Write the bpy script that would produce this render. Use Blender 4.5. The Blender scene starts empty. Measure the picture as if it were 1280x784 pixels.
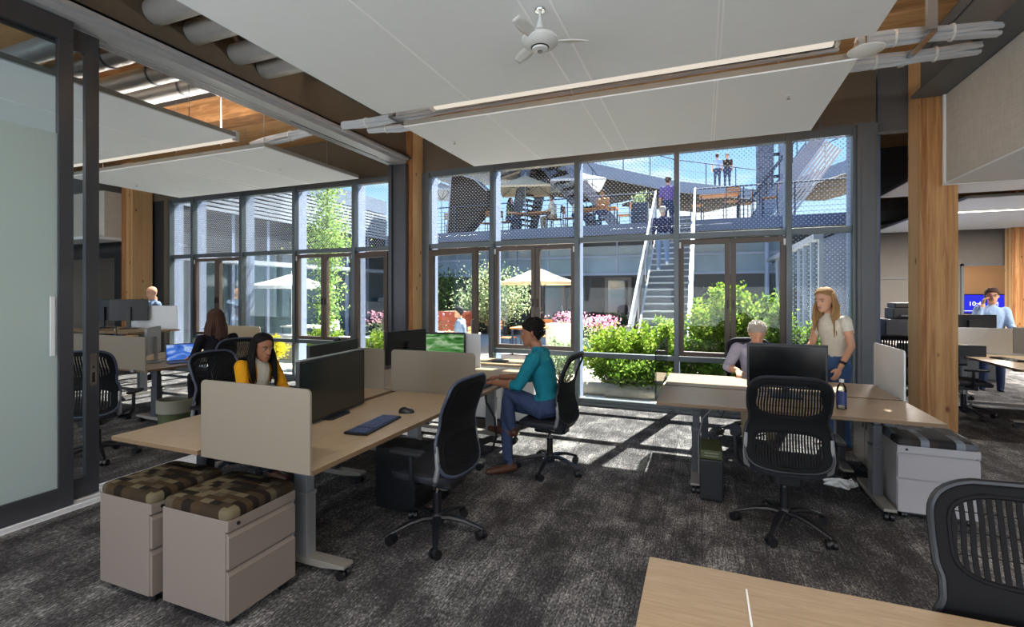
import bpy, math, random
import numpy as np
from mathutils import Vector, Matrix
random.seed(7)
R = math.radians
PI = math.pi
scene = bpy.context.scene
col = scene.collection

# ------------------------------------------------------------------ materials
def srgb(h):
    h = h.lstrip('#')
    out = []
    for i in (0, 2, 4):
        v = int(h[i:i + 2], 16) / 255
        out.append(v / 12.92 if v <= .04045 else ((v + .055) / 1.055) ** 2.4)
    return (*out, 1)

class NT:
    def __init__(self, name):
        self.m = bpy.data.materials.new(name); self.m.use_nodes = True
        self.t = self.m.node_tree; self.t.nodes.clear()
        self.out = self.t.nodes.new('ShaderNodeOutputMaterial')
    def n(self, typ, **kw):
        nd = self.t.nodes.new(typ)
        for k, v in kw.items():
            if k.startswith('i_'):
                key = k[2:].replace('_', ' ')
                nd.inputs[key].default_value = v
            else: setattr(nd, k, v)
        return nd
    def l(self, a, b): self.t.links.new(a, b)
    def math(self, op, a, b=None, c=None):
        nd = self.t.nodes.new('ShaderNodeMath'); nd.operation = op
        for i, v in enumerate((a, b, c)):
            if v is None: continue
            if isinstance(v, (int, float)): nd.inputs[i].default_value = v
            else: self.l(v, nd.inputs[i])
        return nd.outputs[0]
    def ramp(self, fac, stops, interp='LINEAR'):
        nd = self.t.nodes.new('ShaderNodeValToRGB'); nd.color_ramp.interpolation = interp
        e = nd.color_ramp.elements
        while len(e) < len(stops): e.new(.5)
        for el, (p, c) in zip(e, stops): el.position = p; el.color = srgb(c) if isinstance(c, str) else c
        self.l(fac, nd.inputs[0]); return nd.outputs[0]
    def pos(self):
        return self.n('ShaderNodeNewGeometry').outputs['Position']
    def obj(self):
        return self.n('ShaderNodeTexCoord').outputs['Object']
    def mapping(self, v, scale=(1, 1, 1), rot=(0, 0, 0), loc=(0, 0, 0)):
        m = self.n('ShaderNodeMapping'); self.l(v, m.inputs[0])
        m.inputs['Scale'].default_value = scale; m.inputs['Rotation'].default_value = rot; m.inputs['Location'].default_value = loc
        return m.outputs[0]
    def noise(self, v, scale, detail=3, rough=.5, dist=0):
        n = self.n('ShaderNodeTexNoise'); self.l(v, n.inputs['Vector'])
        n.inputs['Scale'].default_value = scale; n.inputs['Detail'].default_value = detail
        n.inputs['Roughness'].default_value = rough; n.inputs['Distortion'].default_value = dist
        return n.outputs['Fac']
    def mix(self, fac, a, b, mode='MIX'):
        nd = self.t.nodes.new('ShaderNodeMix'); nd.data_type = 'RGBA'; nd.blend_type = mode
        for s, v in ((nd.inputs[0], fac), (nd.inputs[6], a), (nd.inputs[7], b)):
            if isinstance(v, (int, float)): s.default_value = v
            elif isinstance(v, str): s.default_value = srgb(v)
            elif isinstance(v, tuple): s.default_value = v
            else: self.l(v, s)
        return nd.outputs[2]
    def bsdf(self, color, rough=.5, metal=0, spec=.5, bump=None, bstr=.2, bdist=.01, **kw):
        b = self.n('ShaderNodeBsdfPrincipled')
        if isinstance(color, str): b.inputs['Base Color'].default_value = srgb(color)
        elif isinstance(color, tuple): b.inputs['Base Color'].default_value = color
        else: self.l(color, b.inputs['Base Color'])
        if isinstance(rough, (int, float)): b.inputs['Roughness'].default_value = rough
        else: self.l(rough, b.inputs['Roughness'])
        b.inputs['Metallic'].default_value = metal; b.inputs['Specular IOR Level'].default_value = spec
        for k, v in kw.items(): b.inputs[k.replace('_', ' ')].default_value = v
        if bump is not None:
            bp = self.n('ShaderNodeBump'); bp.inputs['Strength'].default_value = bstr; bp.inputs['Distance'].default_value = bdist
            self.l(bump, bp.inputs['Height']); self.l(bp.outputs[0], b.inputs['Normal'])
        return b.outputs[0]
    def done(self, sh):
        self.l(sh, self.out.inputs['Surface']); return self.m

M = {}
def simple(name, color, rough=.5, metal=0, spec=.5, vary=.06, scale=9, **kw):
    """a plain finish with a little procedural mottling"""
    t = NT(name)
    f = t.noise(t.obj(), scale, 3)
    c = srgb(color) if isinstance(color, str) else color
    d = tuple(max(0, v * (1 - vary)) for v in c[:3]) + (1,)
    u = tuple(min(1, v * (1 + vary)) for v in c[:3]) + (1,)
    M[name] = t.done(t.bsdf(t.mix(f, d, u), rough, metal, spec, **kw))
    return M[name]

simple('panel_white', '#eef0f1', .75, spec=.2, vary=.02)
simple('panel_edge', '#8a867e', .7, spec=.2)
simple('panel_seam', '#ffffff', .5, spec=.2, vary=.01)
simple('steel_dark', '#5a5c5e', .45, spec=.4)
simple('steel_brown', '#63594c', .6, spec=.25)
simple('header_grey', '#a6a8ab', .45, metal=.2)
simple('groove', '#151515', .6)
simple('header_alu', '#b5b6b8', .4, metal=.4)
simple('door_metal', '#45464b', .4, metal=.3)
simple('window_metal', '#5b6266', .4, metal=.35)
simple('mullion_outer', '#8f9cb8', .5, metal=.1)
simple('sash_brown', '#574a42', .5, metal=.1)
simple('threshold_alu', '#ececee', .5)
simple('ped_lilac', '#a8a4a6', .4, spec=.5, vary=.015)
simple('white_plastic', '#e2e1dc', .4)
simple('grey_plastic', '#8f9194', .45)
simple('black_plastic', '#141417', .4)
simple('black_soft', '#1b1b20', .65, spec=.3)
simple('chair_frame', '#17181d', .42)
simple('chair_rib', '#0d0d10', .7, spec=.2)
simple('chair_seat', '#23242b', .55, spec=.35, scale=60)
simple('chair_slate', '#3b4254', .45)
simple('chrome', '#c8c8c8', .22, metal=1)
simple('leg_grey', '#8b8b8c', .4, metal=.35)
simple('leg_dark', '#4c4e52', .4, metal=.3)
simple('foot_taupe', '#8d8880', .45, metal=.2)
simple('ped_white', '#83776e', .35, spec=.5, vary=.015)
simple('ped_dark', '#3a3835', .5)
simple('screen_bright', '#dfe1e2', .4, vary=.02)
simple('laptop_grey', '#6c6e72', .4, metal=.3)
simple('key_blue', '#4d5a7c', .4)
simple('duct_metal', '#b8b6b2', .42, metal=.35, vary=.12, scale=14)
simple('cable_white', '#c6c8cb', .5)
simple('fabric_taupe', '#6c6660', .9, spec=.1)
simple('fan_white', '#d4d3cf', .4)
simple('paper', '#e8e8e4', .8)
simple('bin_olive', '#49502f', .6)
simple('bin_rim', '#8a8878', .7)
simple('gravel_white', '#dedbd2', .9, spec=.1, vary=.08, scale=60)
simple('concrete', '#cfcac0', .85, spec=.2, vary=.1, scale=4)
simple('deck_fascia', '#59647d', .5, metal=.2)
simple('stair_metal', '#6a6e75', .5, metal=.2)
simple('rail_metal', '#a6aab0', .32, metal=.6)
simple('rail_dark', '#40475a', .8, spec=.15)
simple('deck_grey', '#6e6c68', .9, spec=.1)
simple('stringer_blue', '#7f8ca2', .5, metal=.2)
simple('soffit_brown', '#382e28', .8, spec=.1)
simple('siding_white', '#a3aab6', .5)
simple('wing_glass', '#45575e', .12, spec=.8, vary=.4, scale=.8)
simple('band_glass', '#7b93a6', .12, spec=.8, vary=.35, scale=1.2)
simple('wing_dark', '#292c31', .5)
simple('wood_orange', '#b97d45', .6)
simple('planter_white', '#e6e8e6', .6)
simple('planter_rust', '#8b3f2a', .7)
simple('bark', '#6a5643', .9)
simple('flower_pink', '#cf8fa6', .8)
simple('mulch', '#6f6252', .95, vary=.35, scale=30)
simple('stone', '#9f9a90', .9, vary=.25, scale=12)
simple('log_grey', '#8f887b', .9, vary=.25, scale=12)
simple('leather_brown', '#4b2a1c', .5)
simple('sole', '#2a1c14', .7)
simple('skin_warm', '#b07a5c', .5, spec=.3)
simple('skin_light', '#d3a084', .5, spec=.3)
simple('skin_tan', '#9c6a50', .5, spec=.3)
simple('hair_black', '#15110f', .75, spec=.2, scale=80, vary=.3)
simple('hair_brown', '#432c22', .7, spec=.25, scale=80, vary=.3)
simple('hair_blonde', '#9c7850', .7, spec=.25, scale=80, vary=.3)
simple('hair_grey', '#a79c92', .6, scale=80, vary=.3)
simple('lips', '#a55a52', .45)
simple('eye_white', '#a89c94', .3)
simple('eye_dark', '#1f1612', .2)
simple('cloth_teal', '#1c7585', .85, spec=.15, vary=.15, scale=14)
simple('cloth_denim', '#3a4562', .9, spec=.1, vary=.25, scale=60)
simple('cloth_denim_light', '#46608a', .9, spec=.1, vary=.2, scale=60)
simple('cloth_yellow', '#dc9a1e', .85, spec=.15, vary=.12, scale=14)
simple('cloth_cream', '#d8d2c4', .9, spec=.1, vary=.08, scale=14)
simple('cloth_black', '#17151c', .85, spec=.15)
simple('cloth_navy', '#2a2e50', .85, spec=.15)
simple('cloth_purple', '#6e5a96', .85, spec=.15)
simple('cloth_lilac', '#c3bdd0', .85, spec=.15, vary=.08, scale=30)
simple('cloth_blue', '#9db7dc', .85, spec=.15, vary=.06, scale=14)
simple('cloth_greyblue', '#7d90ad', .85, spec=.15)
simple('cloth_khaki', '#a9957a', .85, spec=.15)
simple('wall_paint', '#b9b4ab', .85, spec=.15, vary=.02)
simple('wall_grey', '#77746e', .85, spec=.15, vary=.03)
simple('wall_amber', '#b48f6c', .85, spec=.15, vary=.03)
simple('bottle_blue', '#2d3a6b', .4)
simple('tower_black', '#15161a', .5)
simple('cushion_green', '#4a5a2c', .7)

def mk_tex():
    # carpet: planks of dark pile with paler flecked patches and fine lengthwise streaks
    t = NT('carpet'); p = t.pos()
    rotd = t.mapping(p, (1, 1, 1), (0, 0, R(0)))
    big = t.noise(t.mapping(rotd, (2.4, 1.5, 1)), 1.7, 6, .7, .3)
    fleck = t.noise(t.mapping(rotd, (1.6, .7, 1)), 62, 4, .7)
    streak = t.noise(t.mapping(rotd, (60, 3.2, 1)), 1.6, 3, .6)
    br = t.n('ShaderNodeTexBrick', offset=.5); t.l(t.mapping(rotd, (1, 1, 1), (0, 0, R(90))), br.inputs['Vector'])
    br.inputs['Color1'].default_value = (.28, .28, .28, 1); br.inputs['Color2'].default_value = (.72, .72, .72, 1)
    br.inputs['Mortar'].default_value = (.3, .3, .3, 1); br.inputs['Scale'].default_value = 1.0
    br.inputs['Mortar Size'].default_value = .004; br.inputs['Brick Width'].default_value = 1.0; br.inputs['Row Height'].default_value = .25
    f1 = t.math('ADD', t.math('MULTIPLY', fleck, 1.35), t.math('MULTIPLY', t.math('SUBTRACT', big, .5), 1.0))
    f1 = t.math('ADD', f1, t.math('MULTIPLY', t.math('SUBTRACT', streak, .5), .5))
    f1 = t.math('ADD', f1, t.math('MULTIPLY', t.math('SUBTRACT', br.outputs['Color'], .5), .30))
    c = t.ramp(f1, [(.46, '#383637'), (.66, '#4d4b4c'), (.84, '#7a7877'), (1.02, '#b8b5af')])
    M['carpet'] = t.done(t.bsdf(c, .95, spec=.08, bump=fleck, bstr=.5, bdist=.004))
    # desk laminate
    t = NT('laminate'); o = t.pos()
    g = t.noise(t.mapping(o, (1.2, 16, 16)), 6, 4, .6, .6)
    c = t.ramp(g, [(.3, '#a78f70'), (.55, '#b29a7b'), (.75, '#bca587')])
    M['laminate'] = t.done(t.bsdf(c, .38, spec=.45))
    t = NT('laminate_y'); o = t.pos()
    g = t.noise(t.mapping(o, (16, 1.2, 16)), 6, 4, .6, .6)
    c = t.ramp(g, [(.3, '#ae9675'), (.55, '#b9a283'), (.75, '#c2ad90')])
    M['laminate_y'] = t.done(t.bsdf(c, .38, spec=.45))
    t = NT('laminate_edge'); M['laminate_edge'] = t.done(t.bsdf('#7b6248', .5))
    # glulam column: stacked vertical lamellae with knots
    def wood(name, stops, vec_scale, lam=(6, 0), knots=True, sc=2.2):
        t = NT(name); p = t.pos()
        g = t.noise(t.mapping(p, vec_scale), sc, 5, .6, 1.2)
        w = t.n('ShaderNodeTexWhiteNoise', noise_dimensions='1D')
        s = t.n('ShaderNodeSeparateXYZ'); t.l(p, s.inputs[0])
        t.l(t.math('FLOOR', t.math('ADD', t.math('MULTIPLY', s.outputs[lam[1]], lam[0]), .37)), w.inputs['W'])
        f = t.math('ADD', t.math('MULTIPLY', g, .72), t.math('MULTIPLY', w.outputs['Value'], .42))
        c = t.ramp(f, stops)
        if knots:
            v = t.n('ShaderNodeTexVoronoi'); t.l(t.mapping(p, tuple(1 if q > 2 else .55 for q in vec_scale)), v.inputs['Vector'])
            v.inputs['Scale'].default_value = 5.2
            k = t.ramp(v.outputs['Distance'], [(.07, '#ffffff'), (.13, '#000000')])
            c = t.mix(t.math('MULTIPLY', k, .7), c, '#5b3116')
        M[name] = t.done(t.bsdf(c, .6, spec=.25))
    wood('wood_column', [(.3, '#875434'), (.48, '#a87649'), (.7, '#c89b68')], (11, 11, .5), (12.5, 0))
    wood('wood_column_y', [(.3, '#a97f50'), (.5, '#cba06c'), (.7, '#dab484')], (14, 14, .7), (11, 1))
    wood('wood_ceiling', [(.3, '#7d5a3a'), (.5, '#a67c52'), (.75, '#bf986b')], (.8, 5, 5), (.8, 1), False)
    # cushion plaid
    t = NT('cushion_plaid'); o = t.obj()
    ch = t.n('ShaderNodeTexBrick', offset=.37); t.l(t.mapping(o, (1, 1, 0)), ch.inputs['Vector'])
    ch.inputs['Scale'].default_value = 1; ch.inputs['Brick Width'].default_value = .066; ch.inputs['Row Height'].default_value = .036
    ch.inputs['Mortar Size'].default_value = 0; ch.inputs['Color1'].default_value = (0, 0, 0, 1); ch.inputs['Color2'].default_value = (1, 1, 1, 1)
    c = t.ramp(ch.outputs['Color'], [(0, '#221d18'), (.25, '#372e23'), (.45, '#4f4738'), (.62, '#3f3223'), (.8, '#655c48')], 'CONSTANT')
    M['cushion_plaid'] = t.done(t.bsdf(c, .9, spec=.1))
    t = NT('cushion_blue'); o = t.obj()
    ch = t.n('ShaderNodeTexBrick', offset=.37); t.l(t.mapping(o, (1, 1, 0)), ch.inputs['Vector'])
    ch.inputs['Scale'].default_value = 1; ch.inputs['Brick Width'].default_value = .12; ch.inputs['Row Height'].default_value = .05
    ch.inputs['Mortar Size'].default_value = 0; ch.inputs['Color1'].default_value = (0, 0, 0, 1); ch.inputs['Color2'].default_value = (1, 1, 1, 1)
    c = t.ramp(ch.outputs['Color'], [(0, '#2b2a2c'), (.3, '#3f3d3c'), (.5, '#5e6064'), (.7, '#3a3531'), (.85, '#7c8289')], 'CONSTANT')
    M['cushion_blue'] = t.done(t.bsdf(c, .85, spec=.15))
    # linen-like wall fabric
    t = NT('fabric_panel'); p = t.pos()
    a = t.noise(t.mapping(p, (2, 2, 40)), 3, 3); b = t.noise(t.mapping(p, (40, 40, 2)), 3, 3)
    c = t.ramp(t.math('MULTIPLY', t.math('ADD', a, b), .5), [(.35, '#c4bfb6'), (.65, '#d6d1c8')])
    M['fabric_panel'] = t.done(t.bsdf(c, .95, spec=.05))
    # clear glazing
    def glass(name, dots=False, tint=(.93, .96, .97, 1), gl=.55):
        t = NT(name)
        tr = t.n('ShaderNodeBsdfTransparent'); tr.inputs[0].default_value = tint
        g = t.n('ShaderNodeBsdfGlossy'); g.inputs['Roughness'].default_value = .01
        fr = t.n('ShaderNodeFresnel'); fr.inputs['IOR'].default_value = 1.35
        mx = t.n('ShaderNodeMixShader'); t.l(t.math('MULTIPLY', fr.outputs[0], gl), mx.inputs[0]); t.l(tr.outputs[0], mx.inputs[1]); t.l(g.outputs[0], mx.inputs[2])
        sh = mx.outputs[0]
        if dots:
            s = t.n('ShaderNodeSeparateXYZ'); t.l(t.pos(), s.inputs[0])
            P = .056
            def cell(ox):
                a = t.math('SUBTRACT', t.math('FRACT', t.math('ADD', t.math('DIVIDE', s.outputs[0], P), 50 + ox)), .5)
                b = t.math('SUBTRACT', t.math('FRACT', t.math('ADD', t.math('DIVIDE', s.outputs[2], P), 50 + ox)), .5)
                d = t.math('ADD', t.math('MULTIPLY', a, a), t.math('MULTIPLY', b, b))
                return t.math('LESS_THAN', d, .013)
            f = t.math('MAXIMUM', cell(0), cell(.5))
            df = t.n('ShaderNodeBsdfDiffuse'); df.inputs[0].default_value = (.55, .6, .68, 1)
            tl = t.n('ShaderNodeBsdfTranslucent'); tl.inputs[0].default_value = (.13, .145, .17, 1)
            m3 = t.n('ShaderNodeMixShader'); m3.inputs[0].default_value = .5; t.l(df.outputs[0], m3.inputs[1]); t.l(tl.outputs[0], m3.inputs[2])
            m2 = t.n('ShaderNodeMixShader'); t.l(f, m2.inputs[0]); t.l(sh, m2.inputs[1]); t.l(m3.outputs[0], m2.inputs[2]); sh = m2.outputs[0]
        M[name] = t.done(sh)
    glass('glass_clear'); glass('glass_dots', True)
    glass('glass_screen', False, (.80, .86, .84, 1), .8)
    for nm, c_ in (('umbrella_cream', '#efe0c2'), ('umbrella_white', '#eef0f2')):
        t = NT(nm); df = t.n('ShaderNodeBsdfDiffuse'); tl = t.n('ShaderNodeBsdfTranslucent'); cc = t.mix(t.noise(t.obj(), 6, 2), srgb(c_), tuple(v * .93 for v in srgb(c_)[:3]) + (1,))
        t.l(cc, df.inputs[0]); t.l(cc, tl.inputs[0]); mx = t.n('ShaderNodeMixShader'); mx.inputs[0].default_value = .45; t.l(df.outputs[0], mx.inputs[1]); t.l(tl.outputs[0], mx.inputs[2]); M[nm] = t.done(mx.outputs[0])
    t = NT('screen_white'); b_ = t.n('ShaderNodeBsdfPrincipled'); b_.inputs['Base Color'].default_value = srgb('#94897a'); b_.inputs['Roughness'].default_value = .3
    tl = t.n('ShaderNodeBsdfTranslucent'); t.l(t.mix(t.noise(t.obj(), 3, 2), '#cfc5ae', '#d6ccb6'), tl.inputs[0])
    mx = t.n('ShaderNodeMixShader'); mx.inputs[0].default_value = .25; t.l(b_.outputs[0], mx.inputs[1]); t.l(tl.outputs[0], mx.inputs[2]); M['screen_white'] = t.done(mx.outputs[0])
    # frosted film
    t = NT('glass_frosted')
    df = t.n('ShaderNodeBsdfPrincipled'); df.inputs['Base Color'].default_value = srgb('#d8e4e0'); df.inputs['Roughness'].default_value = .25
    tl = t.n('ShaderNodeBsdfTranslucent'); tl.inputs[0].default_value = srgb('#d5e2e0')
    mx = t.n('ShaderNodeMixShader'); mx.inputs[0].default_value = .55; t.l(df.outputs[0], mx.inputs[1]); t.l(tl.outputs[0], mx.inputs[2])
    M['glass_frosted'] = t.done(mx.outputs[0])
    # monitor faces
    t = NT('screen_black'); M['screen_black'] = t.done(t.bsdf('#0c0d0f', .12, spec=.6))
    t = NT('screen_glossy'); M['screen_glossy'] = t.done(t.bsdf('#23251f', .16, spec=.7))
    def emit(name, colr, s):
        t = NT(name); e = t.n('ShaderNodeEmission'); e.inputs[1].default_value = s
        if isinstance(colr, str): e.inputs[0].default_value = srgb(colr)
        M[name] = t.done(e.outputs[0]); return t, e
    emit('lamp_white', '#fff1dc', 6); emit('lamp_soft', '#fff3e2', .55)
    t, e = emit('screen_blue', '#2b2fc4', 1.0)
    emit('screen_text', '#ffffff', 1.2)
    t = NT('screen_green'); g = t.noise(t.mapping(t.obj(), (1, 1, 4)), 3, 2, .5, 1.5)
    e = t.n('ShaderNodeEmission'); t.l(t.ramp(g, [(.3, '#2c5a2a'), (.5, '#5f9a55'), (.62, '#b5cfa8'), (.8, '#3c7a3e')]), e.inputs[0]); e.inputs[1].default_value = .55
    M['screen_green'] = t.done(e.outputs[0])
    t = NT('screen_photo'); g = t.noise(t.mapping(t.obj(), (1, 1, 2)), 5, 2, .5, 1)
    e = t.n('ShaderNodeEmission'); t.l(t.ramp(g, [(.3, '#20409a'), (.5, '#4a78d0'), (.62, '#a9c0e6'), (.8, '#35538f')]), e.inputs[0]); e.inputs[1].default_value = .7
    M['screen_photo'] = t.done(e.outputs[0])
    # foliage, each with varied tone
    def leaf(name, a, b, c):
        t = NT(name); rnd = t.n('ShaderNodeNewGeometry').outputs['Random Per Island']
        cc = t.ramp(rnd, [(0, a), (.5, b), (1, c)])
        d = t.n('ShaderNodeBsdfDiffuse'); tl = t.n('ShaderNodeBsdfTranslucent'); t.l(cc, d.inputs[0]); t.l(cc, tl.inputs[0])
        mx = t.n('ShaderNodeMixShader'); mx.inputs[0].default_value = .45; t.l(d.outputs[0], mx.inputs[1]); t.l(tl.outputs[0], mx.inputs[2])
        M[name] = t.done(mx.outputs[0])
    leaf('leaf_lime', '#4d6c18', '#73902e', '#a1b053')
    leaf('leaf_green', '#35551a', '#5a782b', '#849a47')
    leaf('leaf_olive', '#5d7350', '#8ea277', '#c3cfa5')
    leaf('leaf_pale', '#5a7a35', '#82a052', '#aec27c')
    leaf('leaf_dark', '#2c4020', '#48602e', '#6b8246')
    leaf('leaf_yellow', '#a99c20', '#d8c53a', '#8aa03a')
    leaf('petal_pink', '#b56e8c', '#d99ab0', '#efc6d0')
    # perforated / slatted outdoor metal
    t = NT('patterned_steel'); p = t.pos()
    g = t.noise(t.mapping(p, (3, 3, 9)), 2, 3); c = t.ramp(g, [(.35, '#4b5468'), (.65, '#707b90')])
    M['patterned_steel'] = t.done(t.bsdf(c, .5, metal=.1))
    t = NT('water_bottle'); tr = t.n('ShaderNodeBsdfTransparent'); tr.inputs[0].default_value = (.86, .9, .93, 1)
    g = t.n('ShaderNodeBsdfGlossy'); g.inputs['Roughness'].default_value = .05; fr = t.n('ShaderNodeFresnel'); fr.inputs['IOR'].default_value = 1.5
    mx = t.n('ShaderNodeMixShader'); t.l(fr.outputs[0], mx.inputs[0]); t.l(tr.outputs[0], mx.inputs[1]); t.l(g.outputs[0], mx.inputs[2])
    M['bottle_clear'] = t.done(mx.outputs[0])
mk_tex()
for nm_, m_ in M.items():
    if nm_.startswith('cloth_'):
        nt_ = m_.node_tree; pb = next(n for n in nt_.nodes if n.type == 'BSDF_PRINCIPLED')
        tc_ = nt_.nodes.new('ShaderNodeTexCoord'); nz = nt_.nodes.new('ShaderNodeTexNoise'); nz.inputs['Scale'].default_value = 9; nz.inputs['Detail'].default_value = 3; nz.inputs['Distortion'].default_value = 1.4
        mp_ = nt_.nodes.new('ShaderNodeMapping'); mp_.inputs['Scale'].default_value = (1, 1, .55); nt_.links.new(tc_.outputs['Object'], mp_.inputs[0]); nt_.links.new(mp_.outputs[0], nz.inputs['Vector'])
        bp_ = nt_.nodes.new('ShaderNodeBump'); bp_.inputs['Strength'].default_value = .8; bp_.inputs['Distance'].default_value = .03
        nt_.links.new(nz.outputs['Fac'], bp_.inputs['Height']); nt_.links.new(bp_.outputs[0], pb.inputs['Normal'])

# ------------------------------------------------------------------ mesh builder
class MB:
    def __init__(self): self.v = []; self.f = []
    def add(self, vs, fs, mat=None):
        o = len(self.v)
        if mat is not None: vs = [mat @ Vector(p) for p in vs]
        self.v += [tuple(p) for p in vs]; self.f += [tuple(i + o for i in f) for f in fs]; return self
    def box(self, x0, x1, y0, y1, z0, z1, mat=None):
        x0, x1 = min(x0, x1), max(x0, x1); y0, y1 = min(y0, y1), max(y0, y1); z0, z1 = min(z0, z1), max(z0, z1)
        vs = [(x, y, z) for z in (z0, z1) for y in (y0, y1) for x in (x0, x1)]
        return self.add(vs, [(0, 2, 3, 1), (4, 5, 7, 6), (0, 1, 5, 4), (2, 6, 7, 3), (0, 4, 6, 2), (1, 3, 7, 5)], mat)
    def bar(self, p0, p1, w, h, up=(0, 0, 1)):
        p0, p1 = Vector(p0), Vector(p1); d = (p1 - p0); L = d.length; d.normalize()
        up = Vector(up)
        if abs(d.dot(up)) > .99: up = Vector((0, 1, 0))
        s = d.cross(up).normalized(); u = s.cross(d)
        m = Matrix((s, d, u)).transposed().to_4x4(); m.translation = p0
        return self.box(-w / 2, w / 2, 0, L, -h / 2, h / 2, m)
    def tube(self, pts, r, n=8, cap=True, flat=1.0, closed=False, up=None):
        pts = [Vector(p) for p in pts]; k = len(pts)
        rs = [r] * k if isinstance(r, (int, float)) else list(r)
        tan = []
        for i in range(k):
            a = pts[(i - 1) % k] if (closed or i > 0) else pts[i]; b = pts[(i + 1) % k] if (closed or i < k - 1) else pts[i]
            t = (b - a); t = t.normalized() if t.length > 1e-9 else Vector((0, 0, 1)); tan.append(t)
        ref = Vector(up) if up else (Vector((0, 0, 1)) if abs(tan[0].z) < .9 else Vector((1, 0, 0)))
        u = (ref - tan[0] * ref.dot(tan[0])).normalized(); vs = []
        for i in range(k):
            if up: ref = Vector(up); u2 = ref - tan[i] * ref.dot(tan[i])
            else: u2 = u - tan[i] * u.dot(tan[i])
            u = u2.normalized() if u2.length > 1e-6 else u
            w = tan[i].cross(u)
            for j in range(n):
                a = 2 * PI * j / n
                vs.append(pts[i] + u * (math.cos(a) * rs[i] * flat) + w * (math.sin(a) * rs[i]))
        fs = []
        for i in range(k if closed else k - 1):
            i2 = (i + 1) % k
            for j in range(n):
                j2 = (j + 1) % n; fs.append((i * n + j, i * n + j2, i2 * n + j2, i2 * n + j))
        if cap and not closed: fs += [tuple(range(n))[::-1], tuple((k - 1) * n + j for j in range(n))]
        return self.add(vs, fs)
    def cyl(self, p0, p1, r, r1=None, n=16): return self.tube([p0, p1], [r, r if r1 is None else r1], n)
    def lathe(self, prof, c=(0, 0, 0), n=24, mat=None, cap=True):
        vs = []; fs = []
        for (r, z) in prof:
            for j in range(n):
                a = 2 * PI * j / n; vs.append((c[0] + r * math.cos(a), c[1] + r * math.sin(a), c[2] + z))
        for i in range(len(prof) - 1):
            for j in range(n):
                j2 = (j + 1) % n; fs.append((i * n + j, i * n + j2, (i + 1) * n + j2, (i + 1) * n + j))
        if cap: fs += [tuple(range(n))[::-1], tuple((len(prof) - 1) * n + j for j in range(n))]
        return self.add(vs, fs, mat)
    def prism(self, poly, z0, z1, mat=None):
        n = len(poly); vs = [(x, y, z0) for x, y in poly] + [(x, y, z1) for x, y in poly]
        fs = [tuple(range(n))[::-1], tuple(range(n, 2 * n))] + [(i, (i + 1) % n, n + (i + 1) % n, n + i) for i in range(n)]
        return self.add(vs, fs, mat)
    def ball(self, c, r, n=12, m=8, s=(1, 1, 1), mat=None):
        vs = []; fs = []
        for i in range(m + 1):
            ph = PI * i / m
            for j in range(n):
                a = 2 * PI * j / n
                vs.append((c[0] + r * s[0] * math.sin(ph) * math.cos(a), c[1] + r * s[1] * math.sin(ph) * math.sin(a), c[2] - r * s[2] * math.cos(ph)))
        for i in range(m):
            for j in range(n):
                j2 = (j + 1) % n; fs.append((i * n + j, i * n + j2, (i + 1) * n + j2, (i + 1) * n + j))
        return self.add(vs, fs, mat)
    def grid(self, fn, nu, nv):
        vs = [fn(i / nu, j / nv) for j in range(nv + 1) for i in range(nu + 1)]
        fs = [(j * (nu + 1) + i, j * (nu + 1) + i + 1, (j + 1) * (nu + 1) + i + 1, (j + 1) * (nu + 1) + i) for j in range(nv) for i in range(nu)]
        return self.add(vs, fs)
    def build(self, name, mat, parent=None, smooth=False, bevel=0, solid=0, loc=None, sub=0):
        me = bpy.data.meshes.new(name); me.from_pydata(self.v, [], self.f); me.update()
        ms = mat if isinstance(mat, (list, tuple)) else [mat]
        for m_ in ms: me.materials.append(M[m_] if isinstance(m_, str) else m_)
        o = bpy.data.objects.new(name, me); col.objects.link(o)
        if parent is not None: o.parent = parent
        if loc is not None: o.location = loc
        if smooth:
            me.polygons.foreach_set('use_smooth', [True] * len(me.polygons)); me.update()
            if smooth != 'all':
                try: me.set_sharp_from_angle(angle=R(40))
                except Exception: pass
        if solid:
            md = o.modifiers.new('Solidify', 'SOLIDIFY'); md.thickness = solid; md.offset = 0
        if bevel:
            md = o.modifiers.new('Bevel', 'BEVEL'); md.width = bevel; md.segments = 2; md.limit_method = 'ANGLE'; md.angle_limit = R(50)
        if sub:
            md = o.modifiers.new('Subdivision', 'SUBSURF'); md.levels = sub; md.render_levels = sub
        return o

def rrect(w, h, r, n=4, cx=0, cy=0):
    out = []
    for (sx, sy, a0) in ((1, 1, 0), (-1, 1, 90), (-1, -1, 180), (1, -1, 270)):
        for i in range(n + 1):
            a = R(a0 + 90 * i / n); out.append((cx + sx * (w / 2 - r) + r * math.cos(a), cy + sy * (h / 2 - r) + r * math.sin(a)))
    return out

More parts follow.
